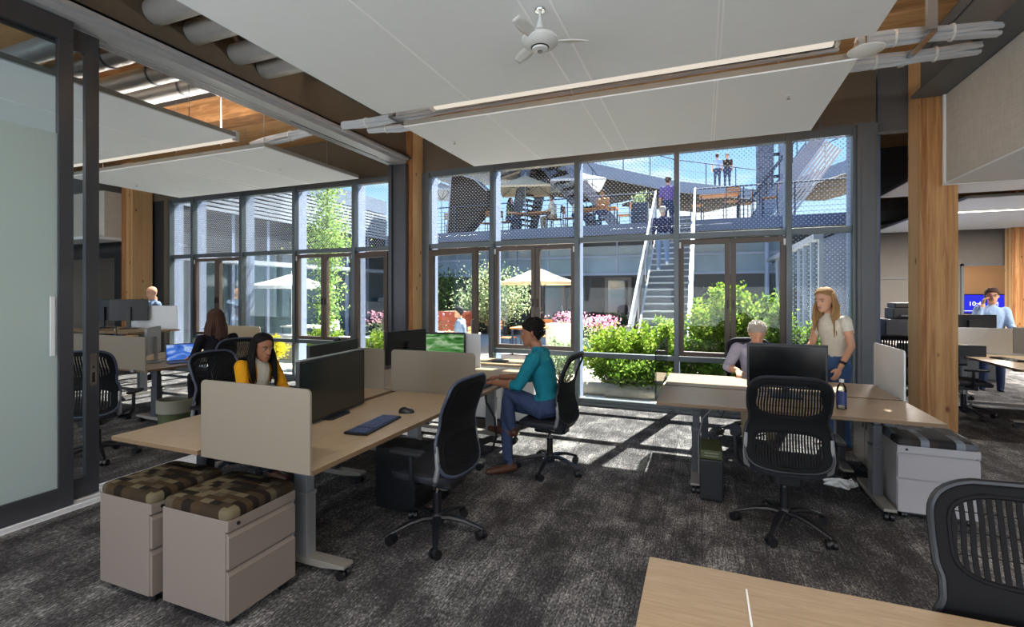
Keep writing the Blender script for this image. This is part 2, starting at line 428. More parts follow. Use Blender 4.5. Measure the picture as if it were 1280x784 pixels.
def tag(o, label=None, cat=None, group=None, kind=None):
    if label: o['label'] = label
    if cat: o['category'] = cat
    if group: o['group'] = group
    if kind: o['kind'] = kind
    return o
def thing(name, label, cat, loc=(0, 0, 0), rz=0, group=None):
    o = bpy.data.objects.new(name, None); o.empty_display_size = .1; col.objects.link(o)
    o.location = loc; o.rotation_euler = (0, 0, rz); return tag(o, label, cat, group)
def struct(o): o['kind'] = 'structure'; return o
def copy_tree(o, parent=None):
    c = o.copy(); col.objects.link(c); c.parent = parent
    for ch in list(o.children): copy_tree(ch, c)
    return c
def text_mesh(body, size, name, mat, parent, loc, rot):
    cu = bpy.data.curves.new(name, 'FONT'); cu.body = body; cu.size = size; cu.align_x = 'CENTER'; cu.align_y = 'CENTER'; cu.extrude = .001
    o = bpy.data.objects.new(name, cu); dg = bpy.context.evaluated_depsgraph_get()
    col.objects.link(o); bpy.context.view_layer.update(); dg = bpy.context.evaluated_depsgraph_get()
    me = bpy.data.meshes.new_from_object(o.evaluated_get(dg)); bpy.data.objects.remove(o)
    me.materials.clear(); me.materials.append(M[mat])
    m = bpy.data.objects.new(name, me); col.objects.link(m); m.parent = parent; m.location = loc; m.rotation_euler = rot; return m

# ------------------------------------------------------------------ camera
TH = math.atan(238 / 604)
cd = bpy.data.cameras.new('camera'); cam = bpy.data.objects.new('camera', cd); col.objects.link(cam)
cd.sensor_width = 36; cd.lens = 604 / 1280 * 36; cd.shift_y = -25 / 1280; cd.clip_start = .05; cd.clip_end = 500
cam.location = (0, 0, 1.62); cam.rotation_euler = (R(90), 0, TH)
scene.camera = cam
# ------------------------------------------------------------------ the building shell
WY = 6.95                       # glazing line
def sbox(name, mat, *b, bevel=0):
    mb = MB(); mb.box(*b); return struct(mb.build(name, mat, bevel=bevel))
sbox('floor', 'carpet', -16, 8.5, -4, 15, -.1, 0) if False else None
# floor in an L shape: the office, and its two arms beyond the courtyard corners
mb = MB()
mb.box(-22, 11, -3.5, 7.0, -.12, 0); mb.prism([(1.95, 7.0), (11, 7.0), (11, 21), (5.5, 21), (5.5, 17.6), (4.63, 17.6)], -.12, 0); mb.box(-22, -12.1, 7.0, 14, -.12, 0)
struct(mb.build('floor', 'carpet'))
mb = MB()
mb.box(-22, 11, -3.5, 7.0, 4.38, 4.55); mb.prism([(1.95, 7.0), (11, 7.0), (11, 21), (5.5, 21), (5.5, 17.6), (4.63, 17.6)], 4.38, 4.55); mb.box(-22, -12.1, 7.0, 14, 4.38, 4.55)
struct(mb.build('ceiling', 'wood_ceiling'))
sbox('wall_right', 'wall_paint', 11, 11.2, -3.7, 21, 0, 4.38)
sbox('wall_left', 'wall_paint', -22.2, -22, -3.7, 14, 0, 4.38)
sbox('wall_far_left', 'wall_grey', -22, -12.1, 14, 14.2, 0, 4.38)
sbox('wall_left_arm', 'wing_dark', -12.16, -12.14, 7.13, 14, 0, 4.38)
mb = MB(); mb.prism([(1.92, 7.13), (2.02, 7.13), (4.66, 17.6), (4.58, 17.6)], 0, 4.4); struct(mb.build('wall_wing_inner', 'deck_fascia'))
sbox('wall_wing_right', 'deck_fascia', 1.95, 2.02, 7.6, 16.4, 0, 2.6)
mb = MB(); mb.prism([(1.95, 7.3), (4.2, 16.4), (1.95, 16.4)], 2.56, 2.62); struct(mb.build('roof_wing_right', 'deck_fascia'))
# unseen rear wall, glazing added between spandrel and head to let skylight in
mb = MB(); mb.box(-22, 11, -3.7, -3.5, 0, .5); mb.box(-22, 11, -3.7, -3.5, 3.6, 4.38)
for k in range(12): mb.box(-22 + k * 3, -21.85 + k * 3, -3.7, -3.5, .5, 3.6)
struct(mb.build('wall_back', 'wall_paint'))
mb = MB(); mb.box(-22, 11, -3.61, -3.60, .5, 3.6); struct(mb.build('window_back', 'glass_clear'))
# bulkheads over the glazing
for nm, x0, x1 in (('wall_window_left', -12.1, -4.31), ('wall_window_right', -4.31, 1.92)):
    sbox(nm, 'steel_brown', x0, x1, 6.93, 7.12, 3.62, 4.38)
sbox('trim_1', 'steel_dark', -22, -12.1, 6.9, 7.1, 3.75, 4.38)
sbox('wall_return_left', 'wing_dark', -12.1, -10.66, 6.95, 7.1, 0, 3.62)
sbox('trim_2', 'steel_dark', 1.95, 11, 6.98, 7.12, 3.55, 4.38)
# vertical seams and stiffeners on the right bulkhead
mb = MB(); mb.box(1.33, 1.36, 6.91, 6.93, 3.66, 4.38); mb.box(1.02, 1.05, 6.915, 6.93, 3.66, 4.38)
mb.box(-3.4, -3.38, 6.915, 6.93, 3.66, 4.38); mb.box(1.3, 1.9, 6.90, 6.93, 3.6, 3.66)
struct(mb.build('trim_3', 'steel_dark'))
# sides of the courtyard where the building turns away

# --- girders along Y, left and right of the bay
def girder(name, x, face):
    mb = MB(); mb.box(x - .012, x + .012, -3.4, 6.93, 3.80, 4.38)
    mb.box(x - .11, x + .11, -3.4, 6.93, 3.78, 3.80); mb.box(x - .11, x + .11, -3.4, 6.93, 4.36, 4.379)
    return struct(mb.build(name, 'steel_brown'))
girder('beam_left', -4.45, 1); girder('beam_right', 2.36, -1)
mb = MB(); mb.box(2.2, 2.24, -3.4, 6.5, 3.79, 4.3); mb.box(2.13, 2.52, -3.4, 6.55, 3.755, 3.785); mb.tube([(2.18, -3, 4.18), (2.18, 6.4, 4.18)], .012, 6)
struct(mb.build('beam_right_flange', 'steel_dark'))
mb = MB(); mb.box(-4.436, -4.36, -3.4, 6.5, 4.26, 4.275); mb.tube([(-4.28, -3, 4.3), (-4.28, 6.3, 4.3)], .012, 6)
struct(mb.build('trim_5', 'steel_dark'))

# --- sliding door header, track, jamb post and threshold on the line x = -4.4 .. -4.7
hd = thing('door_header', None, None); struct(hd)
mb = MB(); mb.box(-4.72, -4.39, -3.4, 6.54, 3.69, 3.80); mb.box(-4.39, -4.34, -3.4, 6.54, 3.74, 3.80)
mb.build('header_casing', 'header_grey', hd)
mb = MB()
for x in (-4.70, -4.665, -4.63, -4.60): mb.box(x, x + .014, -3.4, 6.1 if x > -4.69 else 6.4, 3.686, 3.70)
mb.build('track_groove', 'groove', hd)
mb = MB()
for x in (-4.686, -4.651, -4.616): mb.box(x, x + .021, -3.4, 6.4, 3.679, 3.70)
mb.box(-4.586, -4.545, -3.4, 4.4, 3.682, 3.70)
mb.build('track_rail', 'header_alu', hd)
mb = MB(); mb.box(-4.70, -4.39, 6.54, 6.60, 0, 3.69); mb.box(-4.70, -4.64, 6.50, 6.54, 0, 3.69); mb.box(-4.41, -4.39, 6.52, 6.54, 0, 3.69)
struct(mb.build('post_door_jamb', 'door_metal'))
mb = MB(); mb.box(-4.74, -4.36, -3.4, 6.54, 0, .012)
for x in (-4.68, -4.60, -4.52, -4.44): mb.box(x, x + .012, -3.4, 6.54, .012, .018)
struct(mb.build('threshold', 'threshold_alu'))

# --- timber columns
def column(name, x0, x1, y0, y1, z1=4.38, m='wood_column'):
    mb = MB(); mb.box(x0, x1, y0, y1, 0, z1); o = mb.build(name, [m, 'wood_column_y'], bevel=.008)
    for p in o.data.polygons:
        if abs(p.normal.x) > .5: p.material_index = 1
    return struct(o)
column('column_centre', -4.50, -4.312, 6.62, 6.92)
column('column_left', -11.47, -11.1, 6.5, 6.9)
column('column_right', 2.235, 2.565, 6.6, 6.95)
column('column_far_right', 7.74, 8.12, 17.0, 17.35)
column('column_lobby', 4.05, 4.15, 7.6, 7.8, z1=.02) if False else None
# dark steel posts each side of the glazing
mb = MB(); mb.box(1.705, 1.905, 6.80, 7.05, 0, 3.62); mb.box(1.74, 1.88, 6.79, 6.80, .1, 3.5); struct(mb.build('post_right', 'steel_dark', bevel=.004))
mb = MB(); mb.box(-10.66, -10.53, 6.85, 7.1, 0, 3.6); sbox('wall_pier_centre', 'steel_dark', -4.69, -4.31, 6.955, 7.08, 0, 3.62); struct(mb.build('post_left', 'steel_brown', bevel=.004))
mb = MB(); mb.box(-4.31, -4.18, 6.88, 7.08, 0, 3.6); struct(mb.build('post_centre', 'window_metal', bevel=.004))

# --- glazed bays
ZB, ZS0, ZS1, ZT0, ZT1, ZH = .10, .70, .765, 2.36, 2.435, 3.53
nwin = [0]
def sash_frame(mb, x0, x1, z0, z1, y0, y1, w=.062):
    mb.box(x0, x1, y0, y1, z0, z0 + w); mb.box(x0, x1, y0, y1, z1 - w, z1)
    mb.box(x0, x0 + w, y0, y1, z0 + w, z1 - w); mb.box(x1 - w, x1, y0, y1, z0 + w, z1 - w)
def bay(x0, x1, kind, dotlow=False, sill=True):
    nwin[0] += 1
    w = thing('window_%d' % nwin[0], None, None, (0, 0, 0)); struct(w)
    y0, y1 = 6.90, 7.0
    mb = MB()
    mb.box(x0, x1, y0, y1, 0, ZB); mb.box(x0, x1, y0 - .02, y0, 0, .05); mb.box(x0, x1, y0, y1, ZT0, ZT1); mb.box(x0, x1, y0 - .01, y1, ZH, ZH + .10)
    if sill: mb.box(x0, x1, y0, y1, ZS0, ZS1)
    mb.build('transom', 'window_metal', w, bevel=.003)
    g = MB(); g.box(x0, x1, WY, WY + .008, ZT1, ZH); g.build('upper_pane', 'glass_dots', w)
    m = 'glass_dots' if dotlow else 'glass_clear'
    if kind == 'fixed':
        g = MB(); g.box(x0, x1, WY, WY + .008, ZS1 if sill else ZB, ZT0); g.build('lower_pane', m, w)
    if sill:
        g = MB(); g.box(x0, x1, WY, WY + .008, ZB, ZS0); g.build('sill_pane', 'glass_clear', w)
    if kind in ('double', 'double_off'):
        xm = (x0 + x1) / 2 + (.0 if kind == 'double' else .03)
        for a, b in ((x0 + .03, xm - .004), (xm + .004, x1 - .03)):
            f = MB(); sash_frame(f, a, b, ZS1 + .01, ZT0 - .02, 6.895, 6.965)
            s_ = f.build('sash', 'sash_brown', w, bevel=.003)
            g = MB(); g.box(a + .06, b - .06, 6.94, 6.946, ZS1 + .07, ZT0 - .08); g.build('pane', 'glass_clear', s_)
            hx = b - .03 if a < xm - .1 else a + .03
            h = MB(); h.box(hx - .008, hx + .008, 6.872, 6.895, 1.42, 1.54); h.build('latch', 'black_plastic', s_, bevel=.003)
        h = MB()
        for hx in (x0 + .045, x1 - .045): h.box(hx - .012, hx + .012, 6.885, 6.895, ZT0 - .13, ZT0 - .05)
        h.build('hinge', 'white_plastic', w)
    if kind == 'open':           # sash swung into the room on its left edge
        f = MB(); sash_frame(f, x0 + .02, x1 - .02, ZS1 * 0 + .12, ZT0 - .02, 6.90, 6.97, .05); f.build('window_frame', 'sash_brown', w, bevel=.003)
        s_ = thing('sash_pivot', None, None); s_.parent = w
        L = x1 - x0 - .12
        f = MB(); sash_frame(f, 0, L, .14, ZT0 - .04, -.06, 0, .09)
        o = f.build('sash', 'sash_brown', w, bevel=.003)
        g = MB(); g.box(.09, L - .09, -.034, -.028, .23, ZT0 - .13); g.build('pane', 'glass_clear', o)
        h = MB(); h.tube([(L - .04, -.07, 1.0), (L - .04, -.12, 1.02), (L - .04, -.12, 1.22), (L - .04, -.07, 1.24)], .01, 8); h.build('handle', 'leg_grey', o, smooth=True)
        o.location = (x0 + .06, 6.90, 0); o.rotation_euler = (0, 0, R(-16 if x0 > -4.5 else -14))
        bpy.data.objects.remove(s_)
    return w
XL = [-10.53, -9.82, -8.43, -7.07, -5.70, -4.72]
KL = [('fixed', True, False), ('double', False, True), ('fixed', False, True), ('double', False, True), ('open', False, False)]
XR = [-4.2, -3.045, -1.70, -.325, 1.005, 1.705]
KR = [('open', False, False), ('double_off', False, True), ('fixed', False, True), ('double', False, True), ('fixed', True, False)]
for X, K in ((XL, KL), (XR, KR)):
    for i, (k, d, s_) in enumerate(K):
        bay(X[i], X[i + 1], k, d, s_)
mi = 0
for X in (XL[:], XR[:]):
    for i, x in enumerate(X):
        if X is XR and i == 5: continue
        mi += 1
        e = thing('trim_mullion', None, None); struct(e)
        mb = MB(); mb.box(x - .032, x + .032, 6.86, 6.958, 0, 3.6); mb.build('mullion', 'window_metal', e, bevel=.003)
        mb = MB(); mb.box(x - .03, x + .03, 6.962, 7.16, 0, 3.6); mb.build('outer_fin', 'mullion_outer', e, bevel=.003)

# --- the ceiling clouds
def cloud(label, x0, x1, y0, y1, seams, z=3.40, cut=None):
    t = thing('acoustic_ceiling_panel', label, 'ceiling panel', ((x0 + x1) / 2, (y0 + y1) / 2, z))
    cx, cy = (x0 + x1) / 2, (y0 + y1) / 2
    mb = MB(); mb.box(x0 - cx, x1 - cx, y0 - cy, y1 - cy, 0, .012); mb.build('face_board', 'panel_white', t)
    mb = MB(); mb.box(x0 - cx, x1 - cx, y0 - cy, y1 - cy, .013, .06); mb.build('panel_rim', 'panel_edge', t)
    mb = MB()
    for sx in seams: mb.box(sx - cx - .007, sx - cx + .007, y0 - cy + .002, y1 - cy - .002, -.003, .001)
    mb.build('joint_strip', 'panel_seam', t)
    mb = MB()
    for sx in (x0 + .35, (x0 + x1) / 2, x1 - .35):
        for sy in (y0 + .3, y1 - .3): mb.cyl((sx - cx, sy - cy, .06), (sx - cx, sy - cy, .975), .004, n=6)
    mb.build('hanger_wire', 'leg_grey', t)
    return t
SE = [-1.99, -1.04, -.86, .096, .122]
cloud('large white ceiling panel overhead that the ceiling fan hangs from', -2.97, 1.1, .9, 4.0, SE)
cloud('white ceiling panel nearest the right-hand windows, beyond the long light', -2.97, 1.1, 4.38, 6.1, SE)
SL = [x - 6.05 for x in SE]
cloud('white ceiling panel seen behind the sliding doors, nearer of the two left ones', -9.05, -4.96, 1.4, 3.98, SL)
cloud('white ceiling panel beside the left windows, with a brown rim', -9.05, -4.96, 4.37, 6.1, SL)
cloud('pale ceiling panel glimpsed at the very top right behind the fan panel', -2.0, 3.9, -2.9, .5, [0]) if False else None

def long_light(label, x0, x1, y, z=3.46, grp=None):
    t = thing('linear_pendant_light', label, 'light', ((x0 + x1) / 2, y, z), group=grp); L = (x1 - x0) / 2
    mb = MB(); mb.box(-L, L, -.035, .035, .02, .10); mb.build('housing', 'panel_edge', t, bevel=.004)
    mb = MB(); mb.box(-L + .02, L - .02, -.03, .03, 0, .02); mb.build('diffuser', 'lamp_soft', t)
    for e in (-L - .02, L): mb = MB(); mb.box(e, e + .02, -.04, .04, -.01, .11); mb.build('end_cap', 'white_plastic', t)
    return t
long_light('long slim light running in the gap between the two right ceiling panels', -2.5, .92, 4.20)
long_light('long slim light in the gap between the two left ceiling panels', -8.6, -5.22, 4.18)
long_light('slim light fixture at the top right corner above the timber ceiling', 1.35, 2.1, 2.72, 3.6) if False else None

def ceiling_fan():
    t = thing('ceiling_fan', 'white three-blade ceiling fan on a short rod below the large panel', 'ceiling fan', (-.946, 2.88, 3.40))
    mb = MB(); mb.lathe([(.0, -.012), (.03, -.012), (.034, -.004), (.034, 0)], n=20); mb.build('ceiling_plate', 'chrome', t, smooth=True)
    mb = MB(); mb.cyl((0, 0, 0), (0, 0, -.13), .010, n=12); mb.lathe([(.012, -.07), (.020, -.09), (.026, -.14), (.016, -.07)], n=16, cap=False); mb.build('rod', 'fan_white', t, smooth=True)
    mb = MB(); mb.lathe([(.022, -.12), (.05, -.145), (.09, -.165), (.115, -.185), (.118, -.205), (.10, -.225), (.07, -.238), (.06, -.24)], n=32); mb.build('motor_housing', 'fan_white', t, smooth=True)
    mb = MB(); mb.lathe([(.058, -.240), (.052, -.244)], n=28); mb.build('trim_ring', 'black_plastic', t)
    mb = MB(); mb.lathe([(.05, -.243), (.048, -.255), (.03, -.262), (.0, -.262)], n=24); mb.build('light_cap', 'fan_white', t, smooth=True)
    mb = MB(); mb.lathe([(.016, -.262), (.014, -.268), (0, -.268)], n=16); mb.build('lens', 'black_plastic', t)
    for k in range(3):
        a = R(20 + 120 * k)
        def fn(u, v, a=a):
            r = .10 + .20 * u; w = (.045 + .03 * math.sin(PI * min(1, u * 1.1))) * (v - .5)
            x, y = r, w; z = -.20 + (v - .5) * .02
            return (x * math.cos(a) - y * math.sin(a), x * math.sin(a) + y * math.cos(a), z)
        mb = MB(); mb.grid(fn, 8, 3); mb.build('blade', 'fan_white', t, smooth=True, solid=.006)
ceiling_fan()

def sprinkler(x, y, lab):
    t = thing('sprinkler_head', lab, 'sprinkler', (x, y, 3.40))
    mb = MB(); mb.lathe([(.022, -.001), (.022, -.005), (.012, -.008), (0, -.008)], n=16); mb.build('escutcheon', 'white_plastic', t, smooth=True)
    mb = MB(); mb.cyl((0, 0, -.008), (0, 0, -.03), .004, n=8); mb.lathe([(.014, -.03), (.014, -.033), (0, -.033)], n=12); mb.build('deflector', 'chrome', t)
for (x, y), lab in (((-2.69, 5.0), 'tiny sprinkler at the left corner of the panel beyond the long light'),
                    ((.72, 4.95), 'tiny sprinkler at the right corner of the panel beyond the long light'),
                    ((-8.6, 5.1), 'tiny sprinkler under the left window panel, near the timber column'),
                    ((-5.6, 5.2), 'tiny sprinkler under the left window panel, at the end near the door header')):
    sprinkler(x, y, lab)

# --- round ducts through the left girder
for k, y in enumerate((2.77, 3.12, 3.56, 3.90)):
    labs = ['round metal duct by the door header, nearest of the four', 'second of the four round metal ducts from the near end',
            'third of the four round metal ducts, with a small white spout', 'round metal duct farthest along, next to the gap in the panels']
    t = thing('air_duct', labs[k], 'duct', (-6.6, y, 4.06), group='round ducts above the ceiling panels')
    mb = MB(); mb.tube([(-3.2, 0, 0), (2.13, 0, 0)], .105, 24); mb.build('pipe', 'duct_metal', t, smooth=True)
    mb = MB(); mb.tube([(2.17, 0, 0), (4.6, 0, 0)], .105, 24); mb.build('pipe', 'duct_metal', t, smooth=True)
    for x in (-1.2, .9):
        mb = MB(); mb.tube([(x, 0, 0), (x + .03, 0, 0)], .112, 24)
        mb.bar((x + .015, -.11, 0), (x + .015, -.11, .315), .02, .004); mb.bar((x + .015, .11, 0), (x + .015, .11, .315), .02, .004)
        mb.build('strap', 'steel_dark', t)
# slotted dark air grilles in the timber deck
for (x0, x1, y0, y1, lab) in ((-8.2, -4.8, 2.3, 2.42, 'dark slot in the timber ceiling over the sliding doors'), (-8.5, -4.9, 4.6, 4.72, 'dark slot in the timber ceiling beyond the ducts'), (-4.2, -3.0, 2.9, 3.02, 'dark slot in the timber ceiling right of the door header')):
    mb = MB(); mb.box(x0, x1, y0, y1, 4.355, 4.379); tag(mb.build('ceiling_slot', 'groove'), lab, 'air slot')
mb = MB(); mb.box(-10.5, -4.7, 4.9, 5.15, 4.1, 4.378); mb.box(-10.5, -4.7, 1.8, 2.05, 4.1, 4.378); struct(mb.build('beam_timber', 'wood_ceiling'))

# --- cable bundles and their trays
def bundle(name, pts, r, lab, n=14):
    t = thing('cable_bundle', lab, 'cables', pts[0]); p0 = Vector(pts[0]); rnd = random.Random(len(lab))
    mb = MB(); P = [Vector(p) - p0 for p in pts]
    fine = []
    for i in range(len(P) - 1):
        for k in range(5): fine.append(P[i].lerp(P[i + 1], k / 5))
    fine.append(P[-1])
    for j in range(n):
        a = 2 * PI * j / n; rr = r * (.62 if j % 2 else .8); ph = rnd.random() * 6
        q = [f + Vector((0, rr * math.cos(a + .25 * math.sin(k * .5 + ph)), rr * math.sin(a + .25 * math.sin(k * .5 + ph)) + .006 * math.sin(k * .8 + ph))) for k, f in enumerate(fine)]
        mb.tube(q, r * .27, 6)
    mb.build('cable', 'cable_white', t, smooth=True)
    for f in (fine[3], fine[-4]): mb = MB(); mb.tube([f + Vector((-.008, 0, 0)), f + Vector((.008, 0, 0))], r * 1.12, 16); mb.build('tie', 'white_plastic', t)
bundle('a', [(-3.98, 4.62, 3.62), (-3.4, 4.6, 3.60), (-2.6, 4.55, 3.60), (1.0, 4.5, 3.58)], .05, 'upper white cable bundle leaving the dark girder above the centre column')
bundle('b', [(-3.75, 4.8, 3.60), (-3.3, 4.78, 3.56), (-2.7, 4.75, 3.55)], .045, 'lower white cable bundle at the centre column')
bundle('c', [(1.15, 4.62, 3.63), (1.6, 4.75, 3.67), (2.2, 5.0, 3.73)], .06, 'upper white cable bundle running to the right girder')
bundle('d', [(1.02, 4.85, 3.56), (1.6, 5.05, 3.62), (2.2, 5.3, 3.72)], .055, 'lower white cable bundle running to the right girder')
bundle('e', [(-5.6, 4.75, 3.60), (-5.2, 4.8, 3.66), (-4.75, 4.9, 3.74)], .06, 'white cable bundle rising beyond the left window panel')
for (x, y, z, lab) in ((1.62, 4.88, 3.60, 'steel cable tray bracket hanging from the timber ceiling at the right'), (-3.12, 4.68, 3.52, 'steel cable tray bracket at the corner of the panel by the centre column')):
    t = thing('cable_bracket', lab, 'bracket', (x, y, z))
    mb = MB(); mb.bar((0, -.33, 0), (0, .33, .02), .05, .02); mb.build('cross_arm', 'chrome', t)
    mb = MB(); mb.box(-.03, .03, -.32, -.27, .02, .78); mb.box(-.045, .045, -.34, -.25, .3, .42); mb.build('hanger', 'leg_grey', t)
t = thing('round_antenna', 'white round disc hanging over the corner of the right ceiling panel', 'antenna', (1.13, 4.30, 3.43))
mb = MB(); mb.lathe([(.02, -.03), (.09, -.022), (.118, -.008), (.118, 0), (.06, .015), (0, .015)], n=32); mb.build('dish', 'white_plastic', t, smooth=True)
mb = MB(); mb.cyl((0, 0, .015), (0, 0, .94), .008, n=8); mb.build('stem', 'chrome', t)
t = thing('round_antenna', 'white round disc on a rod beneath the timber ceiling at the left', 'antenna', (-5.55, 4.25, 4.10))
mb = MB(); mb.lathe([(.02, -.02), (.07, -.018), (.085, -.006), (.085, 0), (.05, .012), (0, .012)], n=28); mb.build('dish', 'white_plastic', t, smooth=True)
mb = MB(); mb.cyl((0, 0, -.02), (0, 0, -.64), .008, n=8); mb.cyl((0, 0, .012), (0, 0, .27), .008, n=8); mb.build('stem', 'white_plastic', t)

# --- fabric bulkheads
t = MB(); t.box(2.42, 6.5, 1.0, 6.5, 2.80, 3.75); struct(t.build('wall_bulkhead_right', 'fabric_panel', bevel=.006))
mb = MB(); mb.box(2.40, 6.52, 6.50, 6.53, 2.78, 3.75); mb.box(2.40, 6.5, 1.0, 6.5, 2.785, 2.80); struct(mb.build('trim_6', 'panel_white'))
t = MB(); t.box(-15.9, -11.5, 6.2, 6.6, 2.80, 3.75); struct(t.build('wall_bulkhead_left', 'fabric_panel', bevel=.006))
mb = MB(); mb.box(-15.9, -11.48, 6.0, 6.6, 2.74, 2.80); struct(mb.build('trim_7', 'panel_white'))
mb = MB(); mb.box(-15.9, -11.48, 6.1, 6.66, 3.75, 4.1); struct(mb.build('trim_8', 'steel_dark'))

# --- sliding doors on the left
def slide_door(n, y0, y1, x, film):
    d = thing('door_%d' % n, None, None); struct(d)
    z0, z1 = .02, 3.68; w = .092
    mb = MB(); mb.box(x - .022, x + .022, y0, y1, z0, z0 + .15); mb.box(x - .022, x + .022, y0, y1, z1 - .16, z1)
    mb.box(x - .022, x + .022, y0, y0 + w, z0 + .15, z1 - .16); mb.box(x - .022, x + .022, y1 - w, y1, z0 + .15, z1 - .16)
    mb.build('door_frame', 'door_metal', d, bevel=.003)
    if film:
        mb = MB(); mb.box(x - .004, x + .004, y0 + w, y1 - w, 2.81, z1 - .16); mb.build('clear_pane', 'glass_clear', d)
        mb = MB(); mb.box(x - .004, x + .004, y0 + w, y1 - w, z0 + .15, 2.81); mb.build('frosted_pane', 'glass_frosted', d)
    else:
        mb = MB(); mb.box(x - .004, x + .004, y0 + w, y1 - w, z0 + .15, z1 - .16); mb.build('clear_pane', 'glass_clear', d)
    return d
d1 = slide_door(1, -.2, 2.197, -4.47, True)
d2 = slide_door(2, 1.2, 2.415, -4.565, False)
mb = MB(); mb.box(-4.450, -4.437, 2.05, 2.08, 1.16, 1.60); mb.build('door_pull', 'screen_bright', d1, bevel=.004)
mb = MB(); mb.prism(rrect(.045, .26, .006), 0, .006, Matrix.Translation((-4.543, 2.372, 1.01)) @ Matrix.Rotation(R(90), 4, 'Z') @ Matrix.Rotation(R(90), 4, 'X')); lp = mb.build('latch_plate', 'chrome', d2)
mb = MB(); mb.box(-4.537, -4.535, 2.362, 2.382, .91, .99); mb.box(-4.537, -4.535, 2.366, 2.378, 1.02, 1.04); mb.build('keyhole', 'black_plastic', d2)
# ------------------------------------------------------------------ furniture
def desk(label, x0, x1, y0, y1, z=.74, along='y', lam='laminate_y', legs=('a', 'b'), group=None, leg_mat='leg_grey', foot_mat='foot_taupe', inset=.30, legx=0):
    cx, cy = (x0 + x1) / 2, (y0 + y1) / 2
    t = thing('desk', label, 'desk', (cx, cy, 0), group=group)
    hx, hy = (x1 - x0) / 2, (y1 - y0) / 2
    mb = MB(); mb.box(-hx, hx, -hy, hy, z - .028, z); o = mb.build('desk_top', [lam, 'laminate_edge'], t, bevel=.003)
    for p in o.data.polygons:
        if abs(p.normal.z) < .5: p.material_index = 1
    mb = MB()
    if along == 'y': mb.box(-.02, .02, -hy + inset, hy - inset, z - .08, z - .03); mb.box(-hx + .08, hx - .08, -hy + inset - .03, -hy + inset + .03, z - .06, z - .03); mb.box(-hx + .08, hx - .08, hy - inset - .03, hy - inset + .03, z - .06, z - .03)
    else: mb.box(-hx + inset, hx - inset, -.02, .02, z - .08, z - .03); mb.box(-hx + inset - .03, -hx + inset + .03, -hy + .08, hy - .08, z - .06, z - .03); mb.box(hx - inset - .03, hx - inset + .03, -hy + .08, hy - .08, z - .06, z - .03)
    mb.build('under_frame', leg_mat, t)
    for s in (-1, 1):
        if s < 0 and 'a' not in legs or s > 0 and 'b' not in legs: continue
        mb = MB()
        if along == 'y':
            c = (legx, s * (hy - inset)); W, D = .055, .035
        else:
            c = (s * (hx - inset), legx); W, D = .035, .055
        mb.box(c[0] - W, c[0] + W, c[1] - D, c[1] + D, .06, .46)
        mb.box(c[0] - W + .006, c[0] + W - .006, c[1] - D + .006, c[1] + D - .006, .46, .62); mb.box(c[0] - W + .012, c[0] + W - .012, c[1] - D + .012, c[1] + D - .012, .62, z - .03)
        mb.box(c[0] - W - .004, c[0] + W + .004, c[1] - D - .004, c[1] + D + .004, .44, .465)
        l = mb.build('leg', leg_mat, t, bevel=.003)
        mb = MB()
        if along == 'y':
            poly = [(-hx + .06, .095), (-hx + .06, .075), (c[0] - .15, .055), (c[0] + .15, .055), (hx - .06, .075), (hx - .06, .095)]
            m = Matrix.Translation((0, c[1] + .04, 0)) @ Matrix.Rotation(R(90), 4, 'X')
        else:
            poly = [(-hy + .06, .095), (-hy + .06, .075), (c[1] - .15, .055), (c[1] + .15, .055), (hy - .06, .075), (hy - .06, .095)]
            m = Matrix.Translation((c[0] - .04, 0, 0)) @ Matrix.Rotation(R(90), 4, 'Z') @ Matrix.Rotation(R(90), 4, 'X')
        mb.prism(poly, 0, .08, m); mb.build('foot', foot_mat, l, bevel=.003)
        for e in (-1, 1):
            q = (e * (hx - .10), c[1]) if along == 'y' else (c[0], e * (hy - .10))
            mb = MB()
            ax = (0, 1) if along == 'y' else (1, 0)
            for k in (-.018, .018):
                mb.tube([(q[0] + ax[0] * (k - .011), q[1] + ax[1] * (k - .011), .028), (q[0] + ax[0] * (k + .011), q[1] + ax[1] * (k + .011), .028)], .028, 14)
            mb.cyl((q[0], q[1], .03), (q[0], q[1], .078), .012, n=10)
            mb.build('caster', 'black_plastic', l, smooth=True)
    return t

def end_screen(label, x0, x1, y, z0=.73, z1=1.15, mat='screen_white', group=None, axis='x', r=.035, clamps=True):
    """thin divider standing across a desk"""
    L = x1 - x0; Hh = z1 - z0
    m = Matrix.Rotation(R(90), 4, 'X') if axis == 'x' else Matrix.Rotation(R(90), 4, 'Z') @ Matrix.Rotation(R(90), 4, 'X')
    t = thing('desk_screen', label, 'desk divider', ((x0 + L / 2, y, z0) if axis == 'x' else (y, x0 + L / 2, z0)), group=group)
    poly = [(-L / 2, 0), (L / 2, 0)] + [(L / 2 - r + r * math.cos(R(a)), Hh - r + r * math.sin(R(a))) for a in range(0, 91, 15)] + [(-L / 2 + r + r * math.cos(R(a)), Hh - r + r * math.sin(R(a))) for a in range(90, 181, 15)]
    mb = MB(); mb.prism(poly, -.007, .007, m); mb.build('panel', mat, t, bevel=.002)
    for e in ((-.7, .7) if clamps else ()):
        c = e * L / 2; mb = MB()
        if axis == 'x': mb.box(c - .03, c + .03, -.012, .012, -.03, .008)
        else: mb.box(-.012, .012, c - .03, c + .03, -.03, .008)
        mb.build('clamp', 'leg_grey', t)
    return t

